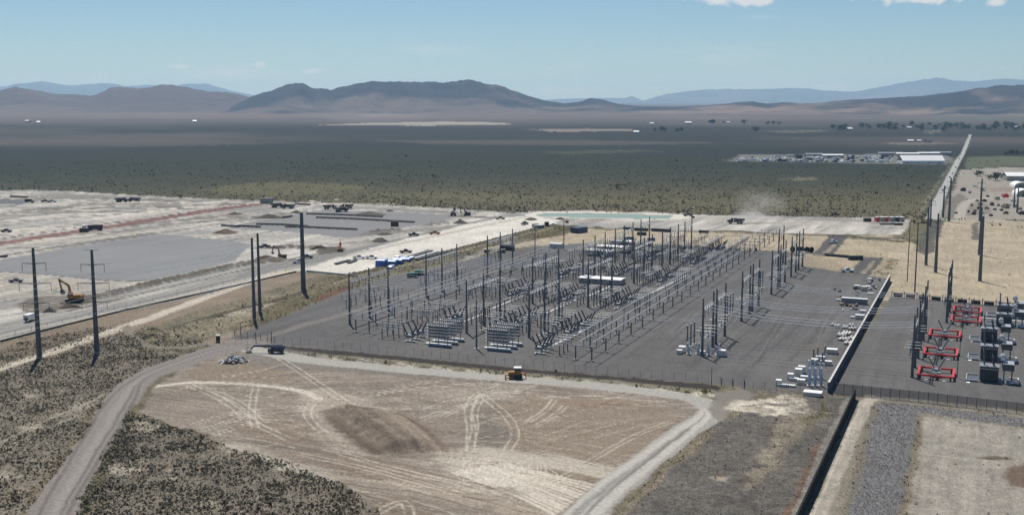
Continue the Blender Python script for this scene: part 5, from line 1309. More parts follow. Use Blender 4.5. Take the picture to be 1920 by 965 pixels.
def dump_truck(loc, rz, label, mat, bedmat, k=1.0):
    t = thing('dump_truck', label, 'dump truck', loc, rz, 'articulated dump trucks'); t.scale = (k,) * 3
    for x in (3.3, -1.2, -3.0):
        for s in (-1, 1): wheel(t, x, s * 1.15, .85, .65)
    MB().box(-4.4, 4.6, -.5, .5, .9, 1.4).build('chassis', M_dark, t)
    MB().prism([(2.6, 1.3), (5.2, 1.3), (5.2, 2.1), (4.0, 2.5), (2.6, 2.5)], -1.2, 1.2).build('hood', mat, t)
    cab = MB().box(1.7, 3.2, -1.1, 1.1, 1.4, 3.4, taper=.94).build('cab', mat, t)
    MB().box(1.66, 3.24, -1.13, 1.13, 2.4, 3.15, taper=.95).build('window', M_glass, cab)
    MB().add([(1.2, -1.5, 1.6), (1.2, 1.5, 1.6), (1.4, 1.6, 3.3), (1.4, -1.6, 3.3), (-4.6, -1.4, 2.0), (-4.6, 1.4, 2.0), (-5.3, 1.5, 3.1), (-5.3, -1.5, 3.1)],
             [(0, 1, 2, 3), (0, 4, 5, 1), (0, 3, 7, 4), (1, 5, 6, 2), (4, 7, 6, 5), (3, 2, 6, 7)]).build('bed', bedmat, t)
    return t
dump_truck(at(1380, 419.5), facing(172), 'black articulated dump truck trailing dust beyond the substation', M_dark, M_dark, 1.35)
for k, (px, py, rz, lb, m) in enumerate([(228, 378.5, 0, 'dark dump truck on the far graded ground, left of two', M_dark), (252, 378, 180, 'dark dump truck on the far graded ground, right of two', M_dark), (618, 392, 10, 'brown dump truck behind the far gravel pad', M_brown),
                           (650, 391, 190, 'brown dump truck beside the pile on the far gravel pad', M_brown), (520, 389, 0, 'dark dump truck by the end of the red cut', M_dark), (541, 391, 180, 'dark dump truck right of the one by the red cut', M_dark), (640, 397, 20, 'dark loader truck in front of the far brown dump trucks', M_dark)]):
    dump_truck(at(px, py), facing(rz), lb, m, m, 1.25)
# highway tipper on the red cut
t = thing('tipper_truck', 'white cab tipper truck with black trailer on the red cut', 'truck', at(171, 432), facing(188)); t.scale = (1.25,) * 3
for x in (4.6, 1.6, .4, -4.6, -5.8):
    for s in (-1, 1): wheel(t, x, s * 1.0, .52, .5)
cab = MB().prism([(3.2, .9), (6.0, .9), (6.0, 1.9), (4.9, 2.1), (4.6, 3.3), (3.2, 3.3)], -1.2, 1.2).build('cab', M_white, t); MB().box(4.2, 4.95, -1.23, 1.23, 2.1, 2.9).build('window', M_glass, cab)
MB().box(-6.6, 4.0, -.5, .5, .7, 1.1).build('chassis', M_dark, t); MB().prism([(-6.6, 1.2), (1.6, 1.2), (2.0, 3.3), (-6.9, 3.5)], -1.25, 1.25).build('trailer', M_dark, t)
t = thing('bulldozer', 'yellow bulldozer with white cab roof on the road behind the dirt lot', 'bulldozer', at(967, 709), facing(182)); t.scale = (1.35,) * 3
tracks(t, 3.6, .6, 1.05, 1.15)
MB().prism([(-1.4, .7), (2.0, .7), (2.0, 1.9), (.3, 2.0), (-1.4, 1.9)], -.75, .75).build('body', M_yellow, t)
cab = MB().box(-1.3, .3, -.8, .8, 1.9, 2.95, taper=.95).build('cab', M_yellow, t); MB().box(-1.35, .35, -.83, .83, 2.05, 2.8, taper=.97).build('window', M_glass, cab); MB().box(-1.5, .5, -.95, .95, 2.95, 3.1).build('roof', M_white, t)
MB().prism([(2.75, .1), (2.95, .1), (2.8, .7), (2.95, 1.35), (2.75, 1.35), (2.6, .7)], -1.7, 1.7).build('blade', M_yellow, t)
for s in (-1, 1): MB().bar((.6, s * 1.45, .6), (2.7, s * 1.45, .5), .18, .25).build('push_arm', M_yellow, t)
MB().bar((-1.4, 0, 1.2), (-2.6, 0, 1.3), .8, .3).bar((-2.5, 0, 1.5), (-2.8, 0, .2), .25, .35).build('ripper', M_orange, t)
t = thing('boom_lift', 'dark blue boom lift folded low beside the front fence corner', 'boom lift', at(517, 661.5), facing(174)); t.scale = (1.45,) * 3
for x in (-1.5, 1.3):
    for s in (-1, 1): wheel(t, x, s * 1.0, .5, .42)
MB().box(-2.1, 2.0, -.8, .8, .5, 1.15).build('chassis', M_dark, t); MB().box(-2.4, 1.2, -.9, .9, 1.15, 2.0, taper=.92).build('turret', M_navy, t)
MB().bar((-2.0, 0, 2.1), (6.0, 0, 1.9), .45, .5).build('boom', M_navy, t); MB().bar((6.0, 0, 1.9), (7.0, 0, .9), .25, .3).build('jib', M_dark, t)
mb = MB(); mb.box(6.9, 8.2, -.9, .9, .25, .35)
for sx in (6.95, 8.15):
    for sy in (-.85, .85): mb.bar((sx, sy, .3), (sx, sy, 1.35), .07, .07)
for z in (.8, 1.35): mb.bar((6.95, -.85, z), (8.15, -.85, z), .06, .06).bar((6.95, .85, z), (8.15, .85, z), .06, .06).bar((6.95, -.85, z), (6.95, .85, z), .06, .06).bar((8.15, -.85, z), (8.15, .85, z), .06, .06)
mb.build('basket', M_dark, t)
def pickup(loc, rz, label, mat, k=1.0, load=None):
    t = thing('pickup_truck', label, 'pickup truck', loc, rz, 'pickup trucks'); t.scale = (k,) * 3
    for x in (1.75, -1.7):
        for s in (-1, 1): wheel(t, x, s * .88, .4, .3)
    MB().prism([(-2.8, .5), (2.75, .5), (2.8, 1.0), (1.2, 1.12), (-2.8, 1.12)], -.95, .95).build('body', mat, t)
    cab = MB().add([(1.2, -.9, 1.12), (1.2, .9, 1.12), (-.9, .9, 1.12), (-.9, -.9, 1.12), (.5, -.72, 1.85), (.5, .72, 1.85), (-.75, .72, 1.85), (-.75, -.72, 1.85)], [(4, 5, 6, 7), (0, 1, 5, 4), (1, 2, 6, 5), (2, 3, 7, 6), (3, 0, 4, 7)]).build('cab', mat, t)
    MB().add([(1.1, -.93, 1.2), (1.1, .93, 1.2), (-.85, .93, 1.2), (-.85, -.93, 1.2), (.55, -.76, 1.75), (.55, .76, 1.75), (-.74, .76, 1.75), (-.74, -.76, 1.75)], [(0, 1, 5, 4), (1, 2, 6, 5), (2, 3, 7, 6), (3, 0, 4, 7)]).build('window', M_glass, cab)
    MB().box(-2.7, -1.0, -.75, .75, 1.13, 1.2).build('bed', load or M_dark, t)
    return t
for px, py, rz, lb, m in [(560, 493, 20, 'white pickup just behind the thick pole', M_white), (673, 485, 10, 'white pickup near the stacked pipes, left one', M_white), (697, 485, 5, 'white pickup near the stacked pipes, right one', M_white),
                          (761, 474, 15, 'brown pickup on the pale haul ground near the blue tarps', M_brown), (815, 439, 15, 'pickup on the pale haul ground below the far spoil', M_orange), (938, 411, 20, 'pickup on the haul ground near the pond', M_wood), (984, 421, 60, 'dark pickup on the haul ground below the pond', M_dark),
                          (776, 442, 0, 'dark pickup among the small spoil heaps', M_dark), (30, 529, 10, 'dark truck parked left of the leftmost pole', M_dark), (12, 435, 0, 'dark truck parked at the left edge above the gravel pad', M_dark), (1561, 456, 40, 'white car parked on the dark strip behind the substation', M_white),
                          (1588, 510, 8, 'white pickup on the tan ground right of the line structures', M_white), (1290, 405, 10, 'dark pickup at the right end of the pond', M_dark), (575, 484, 15, 'small dark truck behind the thick pole, farther one', M_dark), (496, 464, 40, 'dark truck on the gravel pad near the slim poles', M_dark), (1566, 404, 0, 'dark truck on the bank line beyond the substation', M_dark),
                          (85, 379, 10, 'dark truck on the far left ground, right of the light tower', M_dark), (98, 379, 5, 'pale truck on the far left ground, right of the dark one', M_siding)]:
    pickup(at(px, py), facing(rz), lb, m, 1.45 if py < 520 else 1.3)
# rear view service body on the haul road
t = thing('box_truck', 'white box truck seen from behind beside the leftmost pole', 'truck', at(58, 601), facing(82)); t.scale = (1.15,) * 3
for x in (2.0, -1.9):
    for s in (-1, 1): wheel(t, x, s * .95, .48, .4)
MB().box(-3.4, 1.2, -1.15, 1.15, .8, 3.0).build('box_body', M_white, t); MB().box(1.25, 3.1, -1.0, 1.0, .7, 2.4, taper=.9).build('cab', M_orange, t); MB().box(-3.46, -3.4, -.9, .9, .9, 2.2).build('rear_door', M_dark, t)
# site odds: toilets, light towers, containers, tanks
t = thing('portable_toilet', 'dark brown portable toilet with white roof left of the substation gate', 'portable toilet', at(409, 641), R(10)); t.scale = (1.35,) * 3
MB().box(-.6, .6, -.6, .6, .1, 2.1).build('cabin', M_brown, t); MB().add([(-.65, -.65, 2.1), (.65, -.65, 2.1), (.65, .65, 2.1), (-.65, .65, 2.1), (-.4, -.4, 2.35), (.4, -.4, 2.35), (.4, .4, 2.35), (-.4, .4, 2.35)], [(0, 1, 5, 4), (1, 2, 6, 5), (2, 3, 7, 6), (3, 0, 4, 7), (4, 5, 6, 7)]).build('roof', M_white, t); MB().box(-.45, .45, -.64, -.6, .25, 1.95).build('door', M_dark, t)
for k, (px, py, lb) in enumerate([(61, 380, 'light tower on the far left ground'), (1299, 409, 'light tower at the right end of the pond'), (1063, 418, 'light tower left of the dark bank line')]):
    t = thing('light_tower', lb, 'light tower', at(px, py), 0, 'light towers')
    MB().box(-1.4, 1.4, -.8, .8, .4, 1.9).build('generator', M_dark, t); MB().tube((0, 0, 1.8), (0, 0, 9), .14, .1, 6).build('mast', M_steel_l, t); MB().box(-.9, .9, -.25, .25, 8.8, 9.5).build('lamp_head', M_white, t)
    for s in (-1, 1): wheel(t, 0, s * .85, .35, .2)
def container(px, py, rz, lb, mat, L=6.1, roof=None, cat='container', w=2.44, h=2.6):
    t = thing('site_container', lb, cat, at(px, py), rz, 'containers')
    MB().box(-L / 2, L / 2, -w / 2, w / 2, .1, h).build('body', mat, t); MB().box(-L / 2 - .05, L / 2 + .05, -w / 2 - .05, w / 2 + .05, h, h + .1).build('roof', roof or mat, t)
    mb = MB()
    for c in range(int(L / .5)): mb.box(-L / 2 + c * .5 + .1, -L / 2 + c * .5 + .3, -w / 2 - .05, -w / 2, .3, h - .2)
    mb.build('corrugation', mat, t); MB().box(L / 2, L / 2 + .05, -w / 2 + .1, w / 2 - .1, .2, h - .1).build('door', M_dark, t); return t
M_greenl = paint('green_lid', (.05, .22, .17), .4, 0, .1, .8)
container(773, 520, VR + .5, 'green container with lighter roof at the left side of the substation, left one', M_green, 6, M_greenl); container(786, 517, VR + .5, 'green container beside the substation, right and taller one', M_green, 5, M_greenl, h=3.2)
container(1010, 428, .6, 'blue grey trailer beside the pale ground below the pond', M_tank, 9, M_white); container(1004, 426, .5, 'dark blue trailer at the near end of the pale ground', M_navy, 5); container(1025, 424, .3, 'small dark box right of the blue grey trailer', M_dark, 3, h=3.4)
container(500, 381, .1, 'beige cabin at the far end of the red cut', M_siding, 12, M_siding, h=5); container(952, 469, VR, 'black container behind the left gantries', M_dark, 9, h=3.6); container(940, 474, VR, 'black skip in front of the black container', M_dark, 5); container(913, 476, VR, 'dark skip left of the black container', M_dark, 3)
container(740, 424, 0, 'dark box among the small spoil heaps', M_brown, 6, h=4.0); container(158, 435, .1, 'black skip in front of the red cut', M_dark, 6.5, h=3); container(53, 378, .1, 'dark skip left of the far left light tower', M_dark, 6)
container(1604, 487, .1, 'dark container at the end of the tyre row', M_dark, 9)
for k, (px, w, m) in enumerate([(1644, 2.6, M_red), (1653, 3.0, M_siding), (1661, 2.6, M_red), (1671, 3.4, M_siding), (1681, 2.8, M_dark), (1690, 3.2, M_siding)]):
    container(px, 415, .05, ['red van like box leftmost in the far parked row', 'white box second in the far parked row', 'small red box third in the far parked row', 'wide white box fourth in the far parked row', 'black box fifth in the far parked row', 'white box rightmost in the far parked row'][k], m, w, M_white, h=3.8, w=5)
container(1626, 415, 0, 'dark skip left of the far parked row', M_dark, 6); container(1663, 421, .03, 'long grey trailer in front of the far parked row', M_tank, 12, M_siding, h=1.6); container(1684, 422, .03, 'dark flatbed load right of the long grey trailer', M_dark, 7, h=1.6)
# blue sheeted stacks
for k, (px, py, L, w, h, m) in enumerate([(716, 499, 9, 6, 4.2, M_blue), (727, 496, 8, 4, 3.0, M_lblue), (737, 497, 8, 5, 3.0, M_blue), (742, 492, 9, 4, 2.4, M_white), (750, 494, 7, 4, 2.6, M_blue), (757, 489, 9, 4, 2.2, M_lblue), (765, 490, 7, 3.5, 2.0, M_blue), (733, 503, 8, 3, 1.6, M_lblue), (745, 489, 6, 3, 3.0, M_white), (771, 487, 7, 3, 1.8, M_white)]):
    t = thing('sheeted_stack', f'stack under blue and white sheeting, {ORD[k]} from the left', 'stack', at(px, py), GR0 + .25, 'sheeted stacks beside the haul ground')
    MB().box(-L / 2, L / 2, -w / 2, w / 2, 0, h, taper=.9).build('load', M_blue if m is M_white else m, t); MB().box(-L / 2 * .96, L / 2 * .96, -w / 2 * .95, w / 2 * .95, h, h + .2, taper=.9).build('sheet_top', m if m is not M_blue else M_lblue, t)
order = sorted([o for o in col.objects if o.name.startswith('sheeted_stack')], key=lambda o: o.location.x / o.location.y)
for k, o in enumerate(order): o['label'] = f'stack under blue and white sheeting beside the haul ground, {ORD[k]} from the left'
# steel stacks, pipe strings
def beams(p, q, n, lb, mat, r=.35, gap=.9, group='stacks of long steel', layers=1):
    a, b = at(*p), at(*q); L = math.hypot(b[0] - a[0], b[1] - a[1]); t = thing('steel_stack', lb, 'steel stack', a, math.atan2(b[1] - a[1], b[0] - a[0]), group)
    me = MB().box(0, L, -r, r, .3, .3 + r * 2).mesh('length', mat)
    for k in range(n):
        for l in range(layers): put('length', me, t, (0, (k - n / 2) * gap, l * r * 2.2))
    for f_ in (.2, .75): MB().box(L * f_, L * f_ + .3, -n * gap / 2 - .3, n * gap / 2, 0, .3).build('bearer', M_wood, t)
beams((768, 483), (806, 471), 5, 'dark long steel stack beyond the blue sheeting, upper one', M_dark); beams((778, 488), (836, 473), 4, 'dark long steel stack beyond the blue sheeting, lower one', M_dark, gap=1.1); beams((775, 486), (818, 473), 3, 'pale steel lengths between the two dark stacks', M_alu)
beams((628, 496), (654, 489), 3, 'dark steel lengths left of the white pickups', M_dark); beams((652, 494), (666, 489), 3, 'short dark steel stack right of the longer lengths', M_dark); beams((1075, 437), (1094, 434.5), 6, 'dark blue steel pile on the tan clearing', M_navy, .6, 1.2, layers=3)
for k, (p, q) in enumerate([((1170, 430.5), (1187, 431.5)), ((1190, 432), (1215, 433)), ((1222, 433), (1245, 434)), ((1246, 434.5), (1258, 435)), ((1195, 440), (1212, 440.5)), ((1172, 449), (1188, 450)), ((1215, 451), (1228, 451.5)), ((1165, 474), (1183, 475)), ((1312, 436.5), (1328, 437.5)), ((1228, 474.5), (1240, 475))]):
    beams(p, q, 3, f'dark load on the tan ground behind the gantries, {ORD[k]} of the scatter', M_dark, .45, 1.1, 'dark loads behind the gantries', 2)
for k, o in enumerate(sorted([o for o in col.objects if o.get('group') == 'dark loads behind the gantries'], key=lambda o: o.location.x / o.location.y)): o['label'] = f'dark load on the tan ground behind the gantries, {ORD[k]} from the left'
def pipe(pts, r, lb, mat=M_dark):
    P = [at(*p) for p in pts]; t = thing('pipe_string', lb, 'pipe', P[0], 0, 'black pipe strings on the far pad')
    mb = MB()
    for a, b in zip(P[:-1], P[1:]): mb.tube((a[0] - P[0][0], a[1] - P[0][1], r + .3), (b[0] - P[0][0], b[1] - P[0][1], r + .3), r, r, 8)
    mb.build('pipe', mat, t)
    bme = MB().box(-.4, .4, -.9, .9, 0, .4).mesh('bearer', M_wood)
    for a, b in zip(P[:-1], P[1:]):
        for k in range(5): put('bearer', bme, t, (a[0] + (b[0] - a[0]) * k / 5 - P[0][0], a[1] + (b[1] - a[1]) * k / 5 - P[0][1], 0))
for pts, lb in [([(415.7, 424), (444, 426), (450, 425), (488.6, 427)], 'black pipe string at the left end of the far pad'), ([(481, 421.5), (530, 422.5), (577, 425.6)], 'black pipe string passing left of the thick pole'), ([(535, 426.6), (580, 427.5), (670, 431.7)], 'nearest long black pipe string on the far pad'),
                ([(575, 402), (640, 404), (717.8, 407.8)], 'farthest long black pipe string on the far pad'), ([(593, 409), (660, 411.5), (777, 418)], 'longest black pipe string across the far pad'), ([(530, 409), (548, 407)], 'short black pipe on the far pad'), ([(553, 383.5), (582, 385)], 'black pipe string behind the dump trucks'),
                ([(20, 369.5), (52, 371)], 'black pipe string on the far left pad'), ([(-6, 484), (14, 482)], 'black pipe bundle at the left edge of the near pad')]:
    pipe(pts, .7, lb)
for k in range(22):                                    # tyre row behind the yard
    px = 1549 + 45 * k / 21; o = MB().lathe((0, 0, 0), [(0, .9), (.3, 1.5), (1.1, 1.5), (1.4, .9)], 10, (.3, 0, 1)).build('tyre_stack', M_black, None, (*at(px, 478.5 + 4 * k / 21 + (k % 2) * .8), 0)); tag(o, f'black tyre in the row behind the dark strip, {ORD[k]} from the left', 'tyre', 'row of black tyres')
for k, px in enumerate([1276, 1284, 1295, 1310, 1318, 1330, 1344, 1352, 1368, 1380, 1396, 1406, 1418, 1486, 1498, 1503, 1513, 1521]):
    big = k >= 13; r_ = 1.9 if big else 1.1
    o = MB().lathe((0, -r_ * .5, r_), [(0, r_ * .5), (.3, r_), (r_ - .3, r_), (r_, r_ * .5)], 12, (0, 1, 0)).lathe((0, -r_ * .6, r_), [(0, r_ * .3), (r_ * 1.2, r_ * .3)], 8, (0, 1, 0)).build('cable_drum', M_black if big else M_dark, None, (*at(px, 466 + (px - 1276) * .03), 0), .4 * k)
    tag(o, f'dark cable drum standing behind the substation, {ORD[k]} from the left', 'cable drum', 'cable drums behind the substation')
# camera and lamp posts of the yard
for k, (px, py, tp, lb) in enumerate([(452, 633, 604, 'slim lamp post at the left corner of the substation'), (1334, 722, 686, 'slim camera post at the front fence near the gate')]):
    pole(px, py, tp, .14, .09, lb, mat=M_steel, name='lamp_post', group='slim posts')
for k, px in enumerate([480, 509]): pole(px, 641, 622, .16, .16, ['left gate post of the substation', 'right gate post of the substation'][k], mat=M_dark, name='gate_post', group='gate posts')
for k, (px, py) in enumerate([(1353, 724), (1374, 727), (1396, 729)]): pole(px, py, py - 16, .16, .16, f'{ORD[k]} dark gate post from the left at the front right gate', mat=M_dark, name='gate_post', group='gate posts')
for k, (px, py) in enumerate([(1634, 392)]): pole(px, 405, py, .3, .2, 'white topped post on the far bank line', mat=M_white, name='marker_pole')

# ---------------------------------------------------------------- spoil heaps and rubble
def heap(px, py, wpx, hpx, label, c, k=0, long_=1.0):
    x, y = at(px, py); d = (py - HORIZON) / CAM_H; w, h = wpx / d, hpx / d
    n = 22; xs = np.linspace(-1, 1, n); X, Y = np.meshgrid(xs, xs); rr = np.hypot(X, Y); an = np.arctan2(Y, X)
    edge = 1 + .18 * np.sin(3 * an + k) + .1 * np.sin(5 * an + 2 * k)
    hh = np.clip(1 - rr / (.86 * edge), 0, 1) ** .9 * h * (1 + .35 * fbm(X.ravel() * 3 + k * 7, Y.ravel() * 3, 1., 4, 5).reshape(X.shape)) - .12
    V = np.stack([X.ravel() * w * .58, Y.ravel() * w * .58 * long_, hh.ravel()], 1); i2, j2 = np.meshgrid(np.arange(n - 1), np.arange(n - 1), indexing='ij'); q = (i2 * n + j2).ravel()
    cc = np.tile(c, (n * n, 1)) * (1 + .3 * fbm(X.ravel() * 9 + k, Y.ravel() * 9, 1., 3, 8))[:, None]
    me = np_mesh('dirt_pile', V, np.stack([q, q + 1, q + n + 1, q + n], 1), cc); me.materials.append(M_earth)
    o = put('dirt_pile', me, None, (x, y, 0)); return tag(o, label, 'dirt pile', 'spoil heaps')
D1, D2 = S(112, 104, 94), S(122, 118, 112)
for k, (px, py, w, h, lb, c, lo) in enumerate([(712, 453, 30, 9, 'dark cone of spoil left of the pale haul ground', D1, 1), (709, 433, 18, 5, 'small spoil heap left of the dark box', D2, 1), (735, 431, 16, 5, 'small spoil heap right below the pipes', D2, 1), (863, 418, 28, 8, 'dark spoil cone right of the spoil strip', D1, 1), (694, 403, 66, 8, 'wide grey gravel pile on the far pad', D2, .6),
        (731, 396, 16, 4, 'small dark heap behind the far pad', D1, 1), (996, 412, 24, 6, 'brown heap left of the pond', D1, 1), (1050, 411, 18, 5, 'brown heap in front of the pond', D1, 1), (994, 474, 12, 3, 'small tan heap behind the left gantries', S(150, 132, 112), 1), (505, 408, 58, 8, 'long dark spoil heap left of the far pad', D1, .7), (556, 399, 22, 6, 'spoil heap behind the thick pole', D1, 1),
        (424, 437, 46, 9, 'brown and red spoil heap left of the slim poles', S(136, 116, 104), .8), (440, 402, 28, 5, 'low dark heap beside the red cut', D1, .8), (720, 440, 30, 6, 'spoil heap behind the dark cone', D2, .8), (130, 576, 44, 9, 'brown spoil around the large orange excavator', D1, .6), (93, 584, 26, 9, 'dark spoil heap left of the leftmost excavator', S(92, 86, 78), 1), (600, 467, 40, 9, 'dark spoil bank left of the upright excavator', S(96, 88, 80), .6), (500, 484, 40, 7, 'brown spoil under the folded excavator', S(116, 98, 86), .7), (520, 465, 40, 6, 'grey brown spoil heap left of the thick pole', D1, .6), (1140, 431, 20, 3, 'low tan heap near the bank line', S(150, 140, 120), 1)]):
    heap(px, py, w, h, lb, c, k, lo)
t = thing('rubble_pile', 'heap of broken pale concrete beside the left gravel road', 'rubble', at(438, 678), 0)
random.seed(9)
chunk = [MB().box(-.5, .5, -.4, .4, 0, .35, taper=.7).mesh('concrete_chunk', M_conc), MB().box(-.7, .6, -.3, .4, 0, .25, taper=.8).mesh('concrete_chunk', M_conc), MB().box(-.4, .5, -.5, .5, 0, .6, taper=.6).mesh('concrete_chunk', paint('dirty_concrete', (.26, .24, .22), .9, 0, .25, 2))]
for k in range(110):
    a = random.uniform(0, 6.28); r_ = random.random() ** .6
    o = put('concrete_chunk', chunk[k % 3], t, (r_ * 5.2 * math.cos(a), r_ * 4.2 * math.sin(a), (1 - r_) * 2.2), a); o.rotation_euler = (random.uniform(-.7, .7), random.uniform(-.7, .7), a); s = random.uniform(.7, 1.9); o.scale = (s, s, s)

# ---------------------------------------------------------------- plant beyond the highway and far buildings
print('far')
def dome(px, py, wpx, L, lb):
    x, y = at(px, py); d = (py - HORIZON) / CAM_H; w = wpx / d; t = thing('arched_shelter', lb, 'shelter', (x, y), R(-12), 'white arched shelters')
    n = 14; prof = [(math.cos(math.pi * k / n) * w / 2, math.sin(math.pi * k / n) * w * .34 + w * .1) for k in range(n + 1)]
    vs = [(a, yy, z) for yy in (-L / 2, L / 2) for a, z in [(w / 2, 0)] + prof + [(-w / 2, 0)]]; m = n + 3
    MB().add(vs, [(k, k + 1, k + 1 + m, k + m) for k in range(m - 1)]).build('cover', M_roofw, t)
    MB().prism([(a * .97, z * .97) for a, z in [(w / 2, 0)] + prof + [(-w / 2, 0)]], -L / 2 + .3, -L / 2 + .5).build('end_wall', M_siding, t)
    MB().box(-w * .16, w * .16, -L / 2 - .05, -L / 2 + .3, 0, w * .26).build('door', M_dkgrey, t)
dome(1910, 351, 24, 26, 'nearer white arched shelter at the right edge'); dome(1917, 367, 30, 24, 'nearest white arched shelter cut by the right edge'); 
shed('warehouse', 'white gabled warehouse at the right edge beyond the highway', 'building', at(1903, 338), R(-8), 26, 24, 6.0, M_roofw, M_siding, 4, 2, 3)
shed('warehouse', 'long white warehouse beside the far parked vehicles', 'building', at(1726, 306), R(1), 66, 26, 4.5, M_roofw, M_roofw, 8.0, 4, 0)
for k, (px, py, L, h) in enumerate([(1700, 293, 40, 5), (1668, 292, 44, 5), (1740, 292, 38, 5), (1764, 291, 34, 5), (1560, 296, 36, 5), (1525, 293, 30, 4)]):
    shed('long_shed', f'low long shed in the far vehicle yard, {["behind the warehouse, left", "behind the warehouse, farthest left", "behind the warehouse, middle", "behind the warehouse, right", "in the middle of the parked rows", "left in the parked rows"][k]}', 'building', at(px, py), R(1), L, 14, h, M_roofw if k % 2 == 0 else M_tank, M_siding, 1.5, 1, 0, group='far sheds')
random.seed(12)
tr_m = [M_white, M_white, M_lblue, M_navy, M_siding, M_dark, M_white]
def trailer_mesh(m): return MB().box(-6, 6, -1.3, 1.3, 1.0, 3.9).box(-4.6, -3.0, -1.2, 1.2, 0, 1.0).box(3.2, 4.4, -1.0, 1.0, 0, 1.0).mesh('parked_trailer', m)
def car_mesh(m): return MB().prism([(-2.3, .3), (2.3, .3), (2.3, .9), (1.2, 1.0), (.6, 1.6), (-1.2, 1.6), (-1.9, 1.0), (-2.3, .9)], -.95, .95).mesh('parked_car', m)
trm = [trailer_mesh(m) for m in tr_m]; cam_ = [car_mesh(m) for m in tr_m]
for k in range(150):
    f = random.random() ** .8; px = 1372 + 300 * f; py = 303.5 - random.choice([0, 0, 1, 3, 5, 7.5, 9]) * (1 if px > 1400 else .4) + (.6 if px > 1500 else 0)
    tr = k % 2; o = put('parked_trailer' if tr else 'parked_car', random.choice(trm if tr else cam_), None, (*at(px, py), 0), R(random.choice([90, 88, 92, 0, 4])))
    if not tr: o.scale = (1.4,) * 3
    tag(o, 'parked', 'trailer' if tr else 'car', 'trailers in the far vehicle yard' if tr else 'cars in the far vehicle yard')
CN = {M_white.name: 'white', M_lblue.name: 'pale blue', M_navy.name: 'navy', M_siding.name: 'beige', M_dark.name: 'black'}
seen = {}
for o in sorted([o for o in col.objects if o.get('label') == 'parked'], key=lambda o: o.location.x / o.location.y):
    key = (CN[o.data.materials[0].name], o['category']); seen[key] = seen.get(key, 0) + 1
    o['label'] = f'{ORD[seen[key] - 1]} {key[0]} {key[1]} from the left in the far vehicle yard'
for k, (px, py) in enumerate([(1786, 326), (1789, 320), (1772, 352), (1776, 346), (1768, 358), (1795, 306), (1799, 298), (1792, 315), (1781, 333), (1785, 340)]):
    o = put('highway_car', cam_[(k * 3 + 5) % 7 if k % 2 else 5], None, (*at(px, py), .02), R(67)); o.scale = (1.05,) * 3; tag(o, f'vehicle on the far highway, {ORD[k]} listed of a moving line', 'car', 'cars on the highway')
order = sorted([o for o in col.objects if o.name.startswith('highway_car')], key=lambda o: o.location.y)
for k, o in enumerate(order): o['label'] = f'vehicle driving on the far highway, {ORD[k]} from the near end'
for k, (px, py, s, m) in enumerate([(1885, 370, 6, M_red), (1870, 374, 5, M_siding), (1860, 385, 5, M_brown), (1846, 378, 4, M_dark), (1836, 392, 4, M_dark), (1828, 396, 3, M_siding), (1822, 386, 3, M_dark), (1885, 390, 7, M_wood), (1886, 401, 4, M_brown), (1915, 402, 5, M_dark), (1806, 358, 6, M_dark), (1812, 374, 3, M_white), (1852, 369, 3, M_dark), (1880, 366, 4, M_white), (1838, 384, 4, M_siding), (1816, 398, 3, M_dark), (1893, 385, 3, M_white), (1865, 394, 3, M_dark), (1792, 400, 3, M_siding), (1826, 402, 4, M_dark), (1832, 378, 4, M_siding), (1842, 400, 3, M_white), (1850, 392, 4, M_wood), (1858, 405, 3, M_dark), (1872, 386, 4, M_siding), (1878, 395, 3, M_dark), (1900, 378, 5, M_white), (1905, 388, 4, M_tank), (1912, 393, 4, M_siding), (1818, 362, 4, M_siding), (1828, 350, 4, M_white), (1842, 358, 5, M_siding)]):
    t = thing('plant_load', f'machine or load at the plant beyond the highway, {ORD[k]} listed', 'machinery', at(px, py), k * .7, 'loads at the plant')
    MB().box(-s / 2, s / 2, -s * .3, s * .3, .5, s * .42).build('body', m, t); MB().box(-s * .2, s * .35, -s * .22, s * .22, s * .42, s * .62).build('top', m, t); mb = MB()
    for sx in (-1, 1): mb.box(sx * s * .3 - .4, sx * s * .3 + .4, -s * .32, s * .32, 0, .7)
    mb.build('running_gear', M_black, t)
order = sorted([o for o in col.objects if o.name.startswith('plant_load')], key=lambda o: o.location.x / o.location.y)
for k, o in enumerate(order): o['label'] = f'machine or load at the plant beyond the highway, {ORD[k]} from the left'
# homesteads on the plain
def house(px, py, s, lb, roof):
    shed('farm_house', lb, 'house', at(px, py), R(random.uniform(-30, 30)), 10 * s, 6 * s, 2.4 * s, roof, M_siding, 1.8 * s, 1, 2, group='far houses')
HS = [(1193, 249.5, 1.6, 'white long farmhouse alone on the plain'), (1222, 233, 1.6, 'white building above the lone farmhouse'), (1704, 241, 1.6, 'white long shed among the far trees'), (1592, 244.5, 2.2, 'long white barn left of the far trees'), (1650, 237, 1.2, 'small pale house above the far trees'), (1707, 266, 1.3, 'pale house left of the three far ones by the road'), (1722, 266, 1.2, 'middle house of three by the far road'), (1740, 267, 1.6, 'dark roofed house right of three by the far road'),
      (1800, 241, 1.2, 'house among trees right of the highway end'), (1850, 240, 1.4, 'house in the middle of the right hand far trees'), (1905, 239, 1.2, 'house near the right edge among far trees'), (52, 229, 2.2, 'white shed far out at the left'), (72, 230, 1.4, 'pale shed beside the far left white one'), (365, 228.5, 1.6, 'tiny pale house below the brown hills'), (1290, 233, 2.6, 'long low roof on the far plain'), (1365, 231, 1.6, 'small roof right of the long low one')]
for k, (px, py, s, lb) in enumerate(HS): house(px, py, s, lb, M_roofw if k not in (7, 9) else M_dkgrey)
